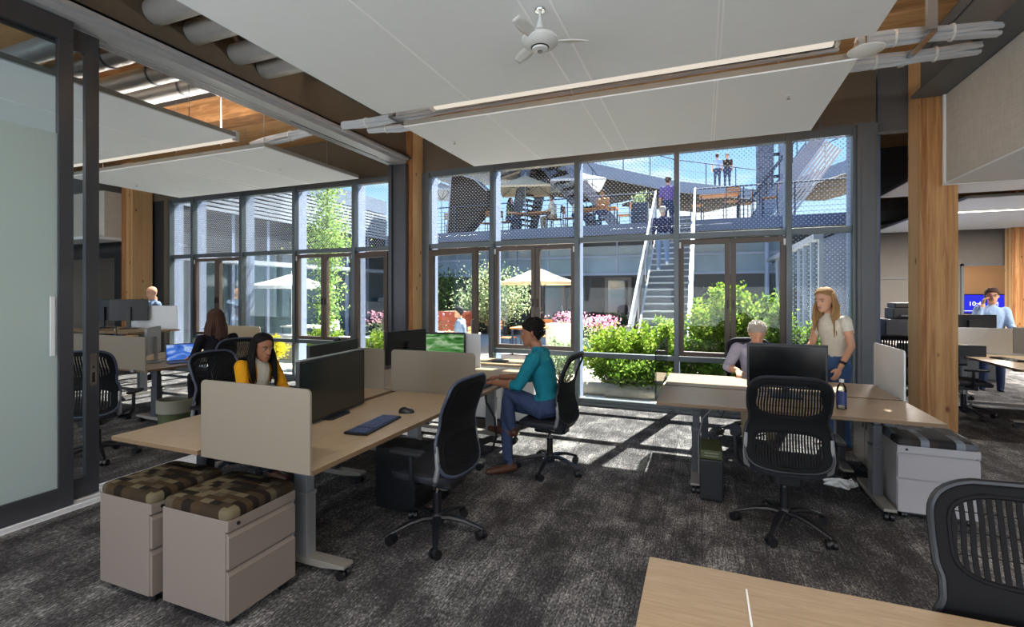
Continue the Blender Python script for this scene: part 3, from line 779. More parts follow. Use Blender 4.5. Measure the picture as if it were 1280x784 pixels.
def sup(n, a, b, e, cx=0, cz=0):
    out = []
    for i in range(n):
        t_ = 2 * PI * i / n; c_, s_ = math.cos(t_), math.sin(t_)
        out.append((cx + a * abs(c_) ** (2 / e) * (1 if c_ >= 0 else -1), cz + b * abs(s_) ** (2 / e) * (1 if s_ >= 0 else -1)))
    return out
def back_y(x, z):
    t_ = (z - .48) / .6
    return -.235 + .05 * math.sin(PI * min(1, max(0, t_ * 1.15))) - .09 * max(0, t_ - .45) ** 1.2 + .55 * x * x
def make_chair(label, loc, rz, rim='chair_slate', group=None, base_rz=0, seat_z=.47, ribs=24, clear_net=False, arms=True):
    t = thing('office_chair', label, 'office chair', loc, rz, group)
    ca, sa = math.cos(base_rz), math.sin(base_rz)
    # star base
    b = MB(); b.lathe([(.0, .075), (.045, .075), (.05, .10), (.042, .135), (.03, .15), (0, .15)], n=20)
    for k in range(5):
        a = base_rz + 2 * PI * k / 5; d = Vector((math.cos(a), math.sin(a), 0))
        pts = [d * .02 + Vector((0, 0, .118)), d * .10 + Vector((0, 0, .126)), d * .19 + Vector((0, 0, .110)), d * .27 + Vector((0, 0, .083)), d * .315 + Vector((0, 0, .068))]
        b.tube(pts, [.032, .028, .023, .019, .014], 8, flat=.62, up=(0, 0, 1))
    bb = b.build('star_base', 'chair_frame', t, smooth=True)
    for k in range(5):
        a = base_rz + 2 * PI * k / 5; d = Vector((math.cos(a), math.sin(a), 0)); c = d * .305 + Vector((0, 0, .03)); s = Vector((-d.y, d.x, 0)); q = s * .7 + d * .7
        w = MB()
        for e in (-.019, .019): w.tube([c + q * (e - .011), c + q * (e + .011)], .030, 14)
        w.tube([c + Vector((0, 0, -.0)), c + Vector((0, 0, .045))], .010, 8); w.ball(c + Vector((0, 0, .008)), .026, 10, 6)
        w.build('caster', 'black_plastic', t, smooth=True)
    g = MB(); g.cyl((0, 0, .14), (0, 0, .29), .028, n=16); g.build('gas_lift', 'black_plastic', t, smooth=True)
    g = MB(); g.cyl((0, 0, .29), (0, 0, seat_z - .07), .015, n=12); g.build('piston', 'chrome', t, smooth=True)
    g = MB(); g.prism(rrect(.20, .30, .05), seat_z - .115, seat_z - .05, Matrix.Translation((0, -.02, 0))); g.tube([(.10, .02, seat_z - .08), (.24, .03, seat_z - .085)], .007, 8); g.build('tilt_mechanism', 'black_plastic', t, bevel=.012)
    # seat: a domed pad
    n = 40; prof = [(.86, -.055), (.97, -.045), (1.0, -.025), (.985, -.004), (.9, .008), (.7, .014), (.4, .012), (.1, .010)]
    s = MB(); vs = []; fs = []
    for (k, z) in prof:
        for (x, y) in sup(n, .255 * k, .245 * k, 3.2):
            zz = seat_z + z - .018 * max(0, (y - .12) / .12) ** 1.5 + .012 * (abs(x) / .25) ** 2
            vs.append((x, y + .02, zz))
    for i in range(len(prof) - 1):
        for j in range(n): fs.append((i * n + j, i * n + (j + 1) % n, (i + 1) * n + (j + 1) % n, (i + 1) * n + j))
    fs += [tuple(range(n))[::-1], tuple((len(prof) - 1) * n + j for j in range(n))]
    s.add(vs, fs); s.build('seat', 'chair_seat', t, smooth=True)
    # back: two rounded windows, one above the other, strung with flexible ribs
    dz = seat_z - .47
    def S(x, z, off=0): return Vector((x, back_y(x, z) + off, z + dz))
    def wid(z):
        if z >= .925: return .240 * max(0, 1 - ((z - .925) / .160) ** 3.6) ** (1 / 3.6)
        if z >= .60:
            K = ((.60, .252), (.68, .253), (.73, .243), (.775, .226), (.82, .226), (.87, .238), (.925, .240))
            for (z0, w0), (z1, w1) in zip(K, K[1:]):
                if z0 <= z <= z1: u = (z - z0) / (z1 - z0); u = u * u * (3 - 2 * u); return w0 + (w1 - w0) * u
        return .252 * max(0, 1 - ((.60 - z) / .135) ** 3.2) ** (1 / 3.2)
    ztop = [.466 + (.619) * k / 44 for k in range(45)]; ztop = [.4655 + .006 * k for k in range(4)] + [z for z in ztop if .49 < z < 1.06] + [1.085 - .006 * k for k in (3, 2, 1, 0)]
    rightside = [(wid(z), z) for z in ztop]; outline = rightside + [(-x, z) for x, z in rightside[::-1]]
    fr = MB(); fr.tube([S(x, z) for x, z in outline], .0105, 8, closed=True); fr.build('back_frame', rim, t, smooth=True)
    wins = ((.198, .112, .932), (.205, .105, .608))
    mm = MB(); NX, NZ = 44, 60; vs = []; idx = {}
    for j in range(NZ + 1):
        z = .468 + .615 * j / NZ; w_ = max(.02, wid(min(1.0835, max(.4665, z))) - .004)
        for i in range(NX + 1): vs.append(S(-w_ + 2 * w_ * i / NX, z, -.002))
    fs = []
    for j in range(NZ):
        for i in range(NX):
            q = (vs[j * (NX + 1) + i] + vs[(j + 1) * (NX + 1) + i + 1]) / 2; zz = q.z - dz
            if any(abs(q.x / a) ** 3.4 + abs((zz - c) / h) ** 3.4 < 1 for a, h, c in wins): continue
            fs.append((j * (NX + 1) + i, j * (NX + 1) + i + 1, (j + 1) * (NX + 1) + i + 1, (j + 1) * (NX + 1) + i))
    mm.add(vs, fs); mm.build('back_membrane', 'chair_rib', t, smooth='all', solid=.007)
    rr_ = MB()
    for a, h, c in wins: rr_.tube([S(x, z, -.001) for x, z in sup(48, a, h, 3.4, 0, c)], .0075, 6, closed=True)
    rr_.build('window_rim', 'chair_rib', t, smooth=True)
    rb = MB()
    for li, (A, Bh, cz) in enumerate(wins):
        if clear_net and li == 0: continue
        for k in range(ribs):
            x = -A + 2 * A * (k + .5) / ribs; hh = Bh * (1 - (abs(x) / A) ** 3.4) ** (1 / 3.4)
            w = A / ribs * .60; m_ = 6; vs = []
            for q in range(m_ + 1):
                z = cz - hh + 2 * hh * q / m_; xs = x * (1 + .02 * math.sin(q * 1.0))
                vs += [S(xs - w, z, -.003), S(xs + w, z, -.003), S(xs + w, z, .003), S(xs - w, z, .003)]
            fs = []
            for q in range(m_):
                for j in range(4): fs.append((q * 4 + j, q * 4 + (j + 1) % 4, q * 4 + 4 + (j + 1) % 4, q * 4 + 4 + j))
            rb.add(vs, fs)
        for zz in (cz - Bh * .4, cz + Bh * .1, cz + Bh * .55):
            rb.tube([S(x_ * A * .95, zz, 0) for x_ in (-1, -.6, -.2, .2, .6, 1)], .0016, 4)
    if rb.v: rb.build('back_net', 'chair_rib', t)
    # lower side links that hook the back to the seat
    for e in (-1, 1):
        l = MB(); l.tube([S(.248 * e, .68, .0), (.252 * e, -.17, .55 + dz), (.245 * e, -.15, .475 + dz), (.18 * e, -.10, .42 + dz), (.07 * e, -.02, .395 + dz)], [.013, .016, .018, .018, .016], 8)
        l.build('back_link', 'chrome' if rim == 'chrome_rim' else 'leg_grey', t, smooth=True)
        if arms:
            r_ = MB(); r_.tube([(.10 * e, .0, .40 + dz), (.26 * e, .0, .41 + dz), (.30 * e, -.01, .46 + dz), (.305 * e, -.01, .63 + dz)], [.014, .016, .017, .015], 8)
            ar = r_.build('armrest', 'chair_frame', t, smooth=True)
            r_ = MB(); r_.prism(rrect(.075, .25, .034), .63 + dz, .655 + dz, Matrix.Translation((.305 * e, .02, 0))); r_.build('arm_pad', 'black_soft', ar, bevel=.008)
    return t

def pedestal(label, x, y, rz=0, w=.47, d=.41, h=.53, cushion='cushion_plaid', group=None, body='ped_white'):
    """drawer front faces local +X"""
    t = thing('mobile_pedestal', label, 'filing pedestal', (x, y, 0), rz, group)
    hx, hy = w / 2, d / 2
    mb = MB(); mb.box(-hx, hx - .02, -hy, hy, .05, h); mb.build('body', body, t, bevel=.003)
    mb = MB(); mb.box(hx - .02, hx - .002, -hy, hy, h - .052, h); fr = mb.build('top_rail', body, t, bevel=.002)
    mb = MB(); mb.tube([(hx - .003, -hy + .055, h - .026), (hx + .003, -hy + .055, h - .026)], .009, 16); mb.build('lock', 'black_plastic', fr, smooth=True)
    for z0, z1 in ((.30, h - .062), (.055, .285)):
        mb = MB(); poly = [(hx - .018, z0), (hx, z0), (hx, z1 - .02), (hx - .014, z1), (hx - .018, z1)]
        mb.prism(poly, -hy + .003, hy - .003, Matrix.Rotation(R(90), 4, 'X')); dr = mb.build('drawer', body, t, bevel=.0015)
        mb = MB(); mb.box(hx - .017, hx - .006, hy - .02, hy - .001, z1 - .0, z1 + .008); mb.build('pull_end', 'leg_grey', dr)
    mb = MB(); mb.box(-hx + .03, hx - .03, -hy + .03, hy - .03, .035, .05)
    mb.build('plinth', 'ped_dark', t)
    for sx in (-1, 1):
        for sy in (-1, 1):
            mb = MB(); cx, cy = sx * (hx - .05), sy * (hy - .05)
            for e in (-.014, .004): mb.tube([(cx, cy + e, .022), (cx, cy + e + .012, .022)], .022, 12)
            mb.build('caster', 'black_plastic', t)
    if cushion:
        mb = MB(); n = 48; vs = []; fs = []; prof = [(.985, .002), (1.0, .012), (1.0, .030), (.985, .042), (.94, .050), (.8, .056), (.4, .059)]
        for k, z in prof:
            for px_, py_ in sup(n, hx * k + .004, hy * k + .004, 12 if k > .9 else 6): vs.append((px_, py_, h + z))
        for i in range(len(prof) - 1):
            for j in range(n): fs.append((i * n + j, i * n + (j + 1) % n, (i + 1) * n + (j + 1) % n, (i + 1) * n + j))
        fs += [tuple(range(n))[::-1], tuple((len(prof) - 1) * n + j for j in range(n))]
        mb.add(vs, fs); mb.build('seat_cushion', cushion, t, smooth=True)
    return t

def monitor(label, x, y, z, rz, w=.62, h=.37, zc=1.0, face='screen_black', case='black_plastic', base=True, two_tone=None, arm=False):
    """screen faces local +Y; z = surface it stands on, zc = height of the screen's centre"""
    t = thing('monitor', label, 'monitor', (x, y, z), rz); c = zc - z
    mb = MB(); mb.box(-w / 2, w / 2, -.022, .012, c - h / 2, c + h / 2); mb.build('case', case, t, bevel=.004)
    mb = MB(); mb.box(-w / 2 + .018, w / 2 - .018, .0122, .014, c - h / 2 + .022, c + h / 2 - .016); mb.build('screen', face, t)
    mb = MB(); mb.box(-w / 2, w / 2, -.024, .0135, c + h / 2 - .0, c + h / 2 + .006); mb.build('top_edge', 'leg_grey' if two_tone else case, t)
    if base:
        mb = MB(); mb.box(-.03, .03, -.055, -.022, .02 if not arm else .0, c + .05); mb.build('stand', case, t, bevel=.004)
        mb = MB(); mb.prism(rrect(.24, .17, .03), 0, .012, Matrix.Translation((0, -.02, 0))); mb.build('base', case, t, bevel=.003)
    return t

# ---- left bench: two rows back to back
BX0, BX1, BX2, BX3 = -3.40, -2.63, -2.565, -1.80
BY0, BY1, BY2 = 1.87, 3.70, 5.56
desk('light wood desk at the near left with the keyboard and mouse on it', BX2, BX1 * 0 + BX3, BY0, BY1, legx=0, inset=.33)
desk('light wood desk whose bare corner points at the glass doors', BX0, BX1, BY0, BY1, inset=.33, leg_mat='leg_dark')
desk('light wood desk the man in the teal shirt types at', BX2, BX3, BY1 + .02, BY2 - .35)
desk('wood desk behind the row of dividers, in front of the centre timber column', BX0, BX1, BY1 + .02, BY2 - .35, leg_mat='leg_dark')
end_screen('beige divider across the near end of the front left desk', BX2 - .01, BX3, BY0 - .012, z0=.72, z1=1.145, r=.03, clamps=False)
end_screen('beige divider between the keyboard desk and the desk of the man in teal', BX2 - .08, BX3 - .0, BY1 + .01, z1=1.11)
end_screen('beige divider behind the large black monitor, left of its twin', BX0 - .1 + .1, BX1 - .1, BY1 + .012, z1=1.11)
end_screen('pale divider behind the green-lit screen, nearest the open window leaf', -3.30, -2.45, 5.20, z0=.73, z1=1.14, mat='screen_bright')
monitor('large black monitor angled over the front left desk', -2.46, 2.76, .74, R(-90 + 7), w=.76, h=.43, zc=.965, face='screen_glossy', two_tone=True)
monitor('black monitor seen edge-on behind the large one, facing the woman in yellow', -3.0, 3.36, .74, R(90 + 6), w=.68, h=.36, zc=1.01)
monitor('second dark monitor beside the light divider, behind the large one', -3.02, 4.5, .74, R(80), w=.60, h=.34, zc=1.04)
monitor('monitor with a green landscape picture in front of the pale divider', -2.86, 5.08, .74, R(-168), w=.50, h=.30, zc=1.0, face='screen_green')

def keyboard(label, x, y, z, rz, mat='key_blue'):
    t = thing('keyboard', label, 'keyboard', (x, y, z), rz)
    mb = MB(); mb.prism([(-.225, -.075), (.225, -.085), (.235, .0), (.225, .085), (-.225, .075), (-.235, 0)], 0, .014); mb.build('case', 'black_plastic', t, bevel=.004)
    mb = MB()
    for r_ in range(5):
        y_ = -.055 + r_ * .026
        if r_ == 0:
            for a, b in ((-.21, -.12), (-.115, .02), (.025, .10)): mb.box(a, b, y_ - .010, y_ + .010, .014, .019)
        else:
            for k in range(14): mb.box(-.212 + k * .0225, -.193 + k * .0225, y_ - .010, y_ + .010, .014, .019)
        for k in range(4): mb.box(.125 + k * .0235, .144 + k * .0235, y_ - .010, y_ + .010, .014, .019)
    mb.build('keys', mat, t); return t
keyboard('black keyboard lying on the front left desk', -2.03, 2.66, .74, R(-84))
def mouse(label, x, y, z, rz):
    t = thing('computer_mouse', label, 'mouse', (x, y, z), rz)
    mb = MB(); n = 20; vs = []; fs = []; pr = [(1, .0), (1.0, .012), (.9, .024), (.65, .034), (.3, .038)]
    for k, h in pr:
        for j in range(n):
            a = 2 * PI * j / n; vs.append((.033 * k * math.cos(a), .058 * k * math.sin(a), h * (1 - .15 * math.sin(a))))
    for i in range(len(pr) - 1):
        for j in range(n): fs.append((i * n + j, i * n + (j + 1) % n, (i + 1) * n + (j + 1) % n, (i + 1) * n + j))
    fs += [tuple(range(n))[::-1], tuple((len(pr) - 1) * n + j for j in range(n))]
    mb.add(vs, fs); mb.build('shell', 'black_plastic', t, smooth=True)
    mb = MB(); mb.tube([(-.003, .03, .03), (.003, .03, .03)], .010, 12); mb.build('wheel', 'leg_grey', t); return t
mouse('black mouse lying beyond the keyboard on the front left desk', -2.03, 3.03, .74, R(-70))
keyboard('dark keyboard under the hands of the man in teal', -1.95, 4.18, .74, R(-90))

pedestal('white drawer pedestal with plaid cushion, right one of the pair, lock and drawers showing', -2.335, 1.85)
pedestal('white drawer pedestal with plaid cushion, left one of the pair, beside the door track', -2.855, 1.84, w=.43)
make_chair('empty dark mesh office chair turned to the front left desk', (-1.66, 2.84, 0), R(87), rim='chair_slate', base_rz=R(-134 - 87))
make_chair('mesh office chair the man in the teal shirt sits on', (-1.31, 4.28, 0), R(86), rim='chair_frame', clear_net=True, base_rz=R(-32), arms=False)
make_chair('striped mesh chair behind the woman in yellow', (-3.98, 3.16, 0), R(-88), base_rz=R(20))
make_chair('dark mesh chair whose top shows over the monitor by the centre column', (-3.85, 4.75, 0), R(-60), base_rz=R(20), rim='chair_slate')

def box_thing(name, label, cat, x0, x1, y0, y1, z0, z1, mat, bevel=.006, parts=None, rz=0):
    t = thing(name, label, cat, ((x0 + x1) / 2, (y0 + y1) / 2, z0), rz)
    hx, hy = (x1 - x0) / 2, (y1 - y0) / 2
    mb = MB(); mb.box(-hx, hx, -hy, hy, 0, z1 - z0); mb.build('body', mat, t, bevel=bevel); return t
t = box_thing('computer_tower', 'dark blue computer tower on the carpet under the front left desk edge', 'computer', -2.30, -1.96, 3.02, 3.3, 0.012, .46, 'tower_black')
mb = MB(); mb.box(.16, .172, -.12, .12, .02, .42); mb.build('front_panel', 'black_plastic', t, bevel=.003)
mb = MB()
for a in (-.13, .13):
    for b in (-.1, .1): mb.cyl((a, b, -.012), (a, b, 0), .015, n=8)
mb.build('foot', 'black_soft', t)
# cable loop under the desk of the man in teal
t = thing('cable', 'black cable looping down from the desk of the man in teal', 'cable', (-1.86, 4.05, 0))
mb = MB(); mb.tube([(0, 0, .70), (.02, -.02, .62), (.08, .03, .48), (.09, .05, .30), (.04, .06, .16), (-.08, .08, .10), (-.16, .1, .095)], .011, 8); mb.build('sleeve', 'black_soft', t, smooth=True)
# white cabinets beyond his desk, against the glazing
t = thing('low_cabinet', 'low white cabinet against the window behind the man in teal', 'cabinet', (-2.35, 5.85, 0))
mb = MB(); mb.box(-.42, .42, -.22, .22, .03, .70); mb.build('body', 'screen_bright', t, bevel=.004)
mb = MB(); mb.box(-.44, .44, -.24, .24, .70, .73); mb.build('counter', 'laminate', t, bevel=.003)
mb = MB(); mb.box(-.41, -.005, -.236, -.22, .05, .68); d_ = mb.build('door', 'screen_bright', t, bevel=.002)
mb = MB(); mb.box(-.04, -.02, -.25, -.236, .5, .6); mb.build('handle', 'leg_grey', d_)
mb = MB(); mb.box(.005, .41, -.236, -.22, .05, .68); d_ = mb.build('door', 'screen_bright', t, bevel=.002)
mb = MB(); mb.box(.02, .04, -.25, -.236, .5, .6); mb.build('handle', 'leg_grey', d_)
t = thing('phone_dock', 'small black dock on the low white cabinet by the window', 'dock', (-2.45, 5.8, .73))
mb = MB(); mb.prism(rrect(.20, .14, .02), 0, .02); mb.build('body', 'black_plastic', t, bevel=.004); mb = MB(); mb.box(-.08, -.02, -.05, .05, .02, .024); mb.build('pad', 'leg_grey', t)

# ---- right bench
RX0, RX1 = -.35, 1.535
desk('light wood desk at the right that carries the water bottle', RX0, RX1, 4.09, 4.85, along='x', lam='laminate', legx=0, leg_mat='leg_dark', inset=.30)
desk('light wood desk behind the right one, where the man in the lilac shirt works', RX0 + .01, RX1, 4.89, 5.62, along='x', lam='laminate', leg_mat='leg_dark', inset=.36)
end_screen('clear glass divider at the left end of the right desks', 4.15, 5.6, RX0 - .01, z0=.735, z1=1.14, mat='glass_screen', axis='y')
end_screen('white divider at the right end of the right desks, before the timber column', 4.87, 5.62, RX1 + .01, z0=.735, z1=1.15, mat='screen_bright', axis='y')
monitor('big black monitor, switched off, on the right desk between the chair and the man', .66, 4.66, .74, R(178), w=.60, h=.37, zc=1.0 - .0, face='screen_black')
make_chair('black mesh chair seen from behind, pulled up to the right desk', (.525, 3.78, 0), R(-1), rim='chair_frame', base_rz=R(-112 + 1))
make_chair('mesh chair the man in the lilac shirt sits on, mostly hidden by the right desk', (.50, 6.12, 0), R(178), rim='chair_frame', base_rz=R(10))
pedestal('white drawer pedestal with grey-blue cushion beside the timber column', 1.540, 4.50, rz=R(-90), w=.50, d=.47, cushion='cushion_blue', body='ped_lilac')
t = thing('cabinet_panel', 'white cabinet standing behind the legs of the right desks', 'cabinet', (1.40, 5.25, 0))
mb = MB(); mb.box(-.012, .30, -.34, .36, .04, .60); mb.build('body', 'ped_white', t, bevel=.004)
mb = MB(); mb.box(-.03, -.012, -.33, .0, .06, .58); d_ = mb.build('door', 'ped_white', t, bevel=.002); mb = MB(); mb.box(-.045, -.03, -.05, -.03, .4, .5); mb.build('handle', 'leg_grey', d_)
mb = MB(); mb.box(-.03, -.012, .01, .35, .06, .58); d_ = mb.build('door', 'ped_white', t, bevel=.002); mb = MB(); mb.box(-.045, -.03, .03, .05, .4, .5); mb.build('handle', 'leg_grey', d_)
# computer tower: black case with an olive bag on it
t = thing('computer_tower', 'slim black computer tower with an olive top beside the right desk leg', 'computer', (.065, 4.22, 0))
mb = MB(); mb.box(-.085, .085, -.17, .17, .015, .33); mb.build('body', 'tower_black', t, bevel=.01)
mb = MB(); mb.box(-.082, .082, -.165, .165, .33, .40); mb.build('top_case', 'bin_olive', t, bevel=.01)
mb = MB(); mb.box(-.05, .05, -.171, -.166, .355, .362); mb.box(-.05, .05, -.171, -.166, .376, .383); mb.build('vent', 'bin_rim', t)
mb = MB(); mb.box(-.075, -.03, -.15, .15, 0, .015); mb.box(.03, .075, -.15, .15, 0, .015); mb.build('foot', 'black_soft', t)
t = thing('cable', 'grey cable hanging beside the left leg of the right desk', 'cable', (.02, 4.4, 0))
mb = MB(); mb.tube([(.16, 0, .70), (.06, 0, .66), (-.02, 0, .56), (-.05, 0, .40), (-.05, 0, .2), (-.045, -.02, .03)], .006, 6); mb.build('sleeve', 'leg_grey', t, smooth=True)
mb = MB(); mb.tube([(.16, .02, .70), (.1, .02, .63), (.13, .03, .58), (.18, .02, .70)], .004, 6); mb.build('short_loop', 'black_soft', t, smooth=True)
# bottle
def bottle(label, x, y, z):
    t = thing('water_bottle', label, 'bottle', (x, y, z))
    mb = MB(); mb.lathe([(.0, 0), (.031, 0), (.034, .008), (.034, .145), (.028, .175), (.014, .195), (.013, .205)], n=24, cap=False); mb.build('bottle_body', 'bottle_clear', t, smooth=True)
    mb = MB(); mb.lathe([(.0352, .035), (.0352, .135)], n=24, cap=False); mb.build('wrapper', 'bottle_blue', t, smooth=True)
    mb = MB(); mb.lathe([(0, .205), (.016, .205), (.016, .228), (.0, .228)], n=20); mb.build('cap', 'white_plastic', t, smooth=True)
bottle('clear water bottle with a blue wrapper on the right desk', .985, 4.34, .74)
t = thing('drinking_glass', 'glass cup standing on the right desk left of the water bottle', 'glass', (.90, 4.42, .74))
mb = MB(); mb.lathe([(0, .0), (.028, .0), (.032, .12), (.029, .12), (.026, .006), (0, .006)], n=24, cap=False); mb.build('cup', 'bottle_clear', t, smooth=True)
mb = MB(); mb.tube([(-.03, 0, .1), (-.055, 0, .09), (-.055, 0, .04), (-.03, 0, .03)], .004, 8); mb.build('handle', 'leg_grey', t)
t = thing('bag', 'crumpled white plastic bag on the carpet behind the right chair', 'bag', (1.06, 4.75, 0))
def crump(u, v):
    a = u * 2 * PI; r_ = .11 * math.sin(PI * v) * (1 + .25 * math.sin(5 * a + 3 * v) + .15 * math.sin(9 * a))
    return (r_ * math.cos(a), r_ * .7 * math.sin(a), .002 + .06 * (1 - v) * (1 + .3 * math.sin(7 * a)))
mb = MB(); mb.grid(crump, 30, 8); mb.build('sheet', 'paper', t, smooth=True)
mb = MB(); mb.tube([(.05, 0, .05), (.09, .02, .08), (.11, -.02, .05)], .006, 6); mb.build('handle', 'paper', t)

# ---- foreground table and its chair
t = thing('desk', 'light wood table top filling the bottom right corner', 'desk', (.79, 1.29, 0))
mb = MB(); mb.box(-.955, .955, -.385, .385, .712, .74); o = mb.build('desk_top', ['laminate', 'laminate_edge'], t, bevel=.003)
for p in o.data.polygons:
    if abs(p.normal.z) < .5: p.material_index = 1
mb = MB(); mb.box(-.671, -.666, -.383, .30, .7402, .7425); mb.build('cable_slot', 'panel_seam', t)
for sx in (-1, 1):
    mb = MB(); mb.box(sx * .65 - .035, sx * .65 + .035, -.055, .055, .08, .71); l = mb.build('leg', 'leg_grey', t, bevel=.003)
    mb = MB(); mb.box(sx * .65 - .04, sx * .65 + .04, -.32, .32, .05, .09); mb.build('foot', 'foot_taupe', l, bevel=.003)
    for e in (-.28, .28):
        mb = MB(); mb.tube([(sx * .65 - .02, e, .027), (sx * .65 + .02, e, .027)], .027, 12); mb.build('caster', 'black_plastic', l)
make_chair('black mesh chair at the bottom right corner, cut off by the frame', (.84, 1.53, 0), R(180 - 6), rim='chair_frame', base_rz=R(30), ribs=18, seat_z=.46)
# ------------------------------------------------------------------ the courtyard
F_ = 604.0
def at_z(px, py, z):
    a = (px - 640) / F_; d = F_ * (1.62 - z) / (py - 367); return Vector(((-math.sin(TH) + a * math.cos(TH)) * d, (math.cos(TH) + a * math.sin(TH)) * d, z))
mb = MB(); mb.box(-12.0, 1.95, 7.14, 17.8, -.16, -.03); mb.box(-40, 40, 17.8, 60, -.16, -.03); struct(mb.build('ground', 'concrete'))
mb = MB(); mb.box(-3.0, 1.9, 7.8, 9.0, -.03, .02); struct(mb.build('ground_planting_bed', 'mulch'))
mb = MB(); mb.box(-12.0, 1.94, 7.17, 7.8, -.03, .03); struct(mb.build('ground_gravel', 'gravel_white'))  # pale strip at the glass, run along every bay to bounce sun inside

# low wing on the left: slatted band, parapet, canopy and glass
mb = MB(); mb.box(-12.15, -12.0, 7.0, 16.4, 2.55, 4.0); mb.box(-12.15, -12.0, 7.0, 16.4, 0, .12); struct(mb.build('wall_left_wing', 'wing_dark'))
mb = MB(); mb.box(-12.12, -12.08, 7.0, 16.4, .12, 2.55); struct(mb.build('window_left_wing', 'wing_glass'))
mb = MB()
for y in [7.2 + 1.15 * k for k in range(9)]: mb.box(-12.07, -11.99, y, y + .09, 0, 4.0)
struct(mb.build('trim_10', 'mullion_outer'))
mb = MB(); mb.box(-12.0, -11.45, 7.1, 16.4, 2.42, 2.53); struct(mb.build('trim_11', 'siding_white'))
mb = MB(); mb.box(-12.3, -11.97, 7.1, 16.4, 3.78, 4.78); struct(mb.build('wall_left_parapet', 'wing_dark'))
mb = MB()
for k in range(9): mb.box(-11.96, -11.90, 7.1, 16.4, 3.80 + k * .112, 3.80 + k * .112 + .072)
struct(mb.build('trim_12', 'siding_white'))
mb = MB(); mb.box(-12.25, -11.94, 7.1, 16.4, 4.82, 5.35); struct(mb.build('trim_13', 'stringer_blue'))

# right wing: ledge and windows
mb = MB(); mb.box(1.80, 1.95, 9.75, 16.4, 2.56, 2.66); mb.box(1.88, 1.95, 9.75, 9.85, 0, 2.56); struct(mb.build('trim_14', 'siding_white'))
mb = MB(); mb.box(1.90, 1.95, 9.9, 16.4, .3, 2.5); struct(mb.build('window_right_wing', 'wing_glass'))
mb = MB()
for y in (10.3, 11.0, 11.6, 12.6, 13.6, 14.8): mb.box(1.86, 1.95, y, y + .10, 0, 2.56)
struct(mb.build('trim_15', 'mullion_outer'))

# far side of the courtyard under the terrace
mb = MB(); mb.box(-12.0, 4.5, 17.8, 18.0, 0, 3.6); struct(mb.build('wall_under_terrace', 'wing_dark'))
mb = MB(); mb.box(-12.0, 2.4, 17.70, 17.8, 2.35, 3.35); struct(mb.build('window_clerestory', 'band_glass'))
mb = MB()
for k in range(12): mb.box(-12 + k * 1.3, -11.95 + k * 1.3, 17.66, 17.70, 2.3, 3.6)
mb.box(-12, 2.4, 17.62, 17.7, 2.92, 3.0); mb.box(-12, 2.4, 17.6, 17.7, 2.28, 2.36)
struct(mb.build('trim_16', 'mullion_outer'))
for i, (x, wd) in enumerate(((-2.85, .95), (-1.7, .8), (-5.3, .9), (-7.6, .9))):
    t = thing('door_%d' % (i + 3), None, None, (x, 17.74, 0)); struct(t)
    f = MB(); sash_frame(f, -wd / 2, wd / 2, .02, 2.2, -.06, .05, .11); f.build('door_frame', 'sash_brown', t)
    f = MB(); f.box(-wd / 2 + .1, wd / 2 - .1, -.02, 0, .12, 2.1); f.build('door_glass', 'wing_glass', t)
    f = MB(); f.box(wd / 2 - .09, wd / 2 - .06, -.1, -.06, .95, 1.15); f.build('door_handle', 'rail_metal', t)
    f = MB(); f.box(-wd / 2 - .5, -wd / 2 - .02, -.04, .05, 0, 2.2); f.box(wd / 2 + .02, wd / 2 + .12, -.04, .05, 0, 2.2); f.build('side_panel', 'soffit_brown', t)

# the roof terrace
mb = MB(); mb.box(-12.0, 6.5, 16.62, 34, 3.66, 3.97); mb.box(-30, -12.3, 10, 34, 3.66, 3.97); struct(mb.build('terrace_slab', 'deck_grey'))
mb = MB(); mb.box(-12.0, 4.1, 16.5, 16.6, 3.62, 3.97)
struct(mb.build('terrace_fascia', 'deck_fascia'))
mb = MB()
for k in range(5): mb.cyl((-10.5 + 3.1 * k, 17.2, 0), (-10.5 + 3.1 * k, 17.2, 3.62), .07)
struct(mb.build('terrace_column', 'mullion_outer'))
def railing(name, label, pts, h=1.02, lines=6, step=1.5):
    t = thing(name, label, 'railing', pts[0]); p0 = Vector(pts[0]); P = [Vector(p) - p0 for p in pts]
    mb = MB(); mb.tube([p + Vector((0, 0, h)) for p in P], .024, 6); mb.build('top_rail', 'rail_dark', t)
    for i in range(len(P) - 1):
        L = (P[i + 1] - P[i]).length; n = max(1, round(L / step))
        for k in range(n + (1 if i == len(P) - 2 else 0)):
            q = P[i].lerp(P[i + 1], k / n); mb = MB(); mb.cyl(q, q + Vector((0, 0, h)), .02, n=6); mb.build('post', 'rail_dark', t)
    mb = MB()
    for j in range(lines): mb.tube([p + Vector((0, 0, .12 + (h - .15) * j / lines)) for p in P], .006, 4)
    mb.build('cable_infill', 'rail_dark', t)
    return t
railing('terrace_railing', 'dark cable railing along the terrace edge left of the stair', [(-12, 16.7, 3.97), (-1.45, 16.7, 3.97)])
railing('terrace_railing', 'dark cable railing along the terrace edge right of the stair', [(-.2, 16.7, 3.97), (4.0, 16.7, 3.97)])
railing('terrace_railing', 'distant cable railing at the back of the terrace', [(-12, 27, 3.97), (3.5, 27, 3.97)], lines=4, step=2)

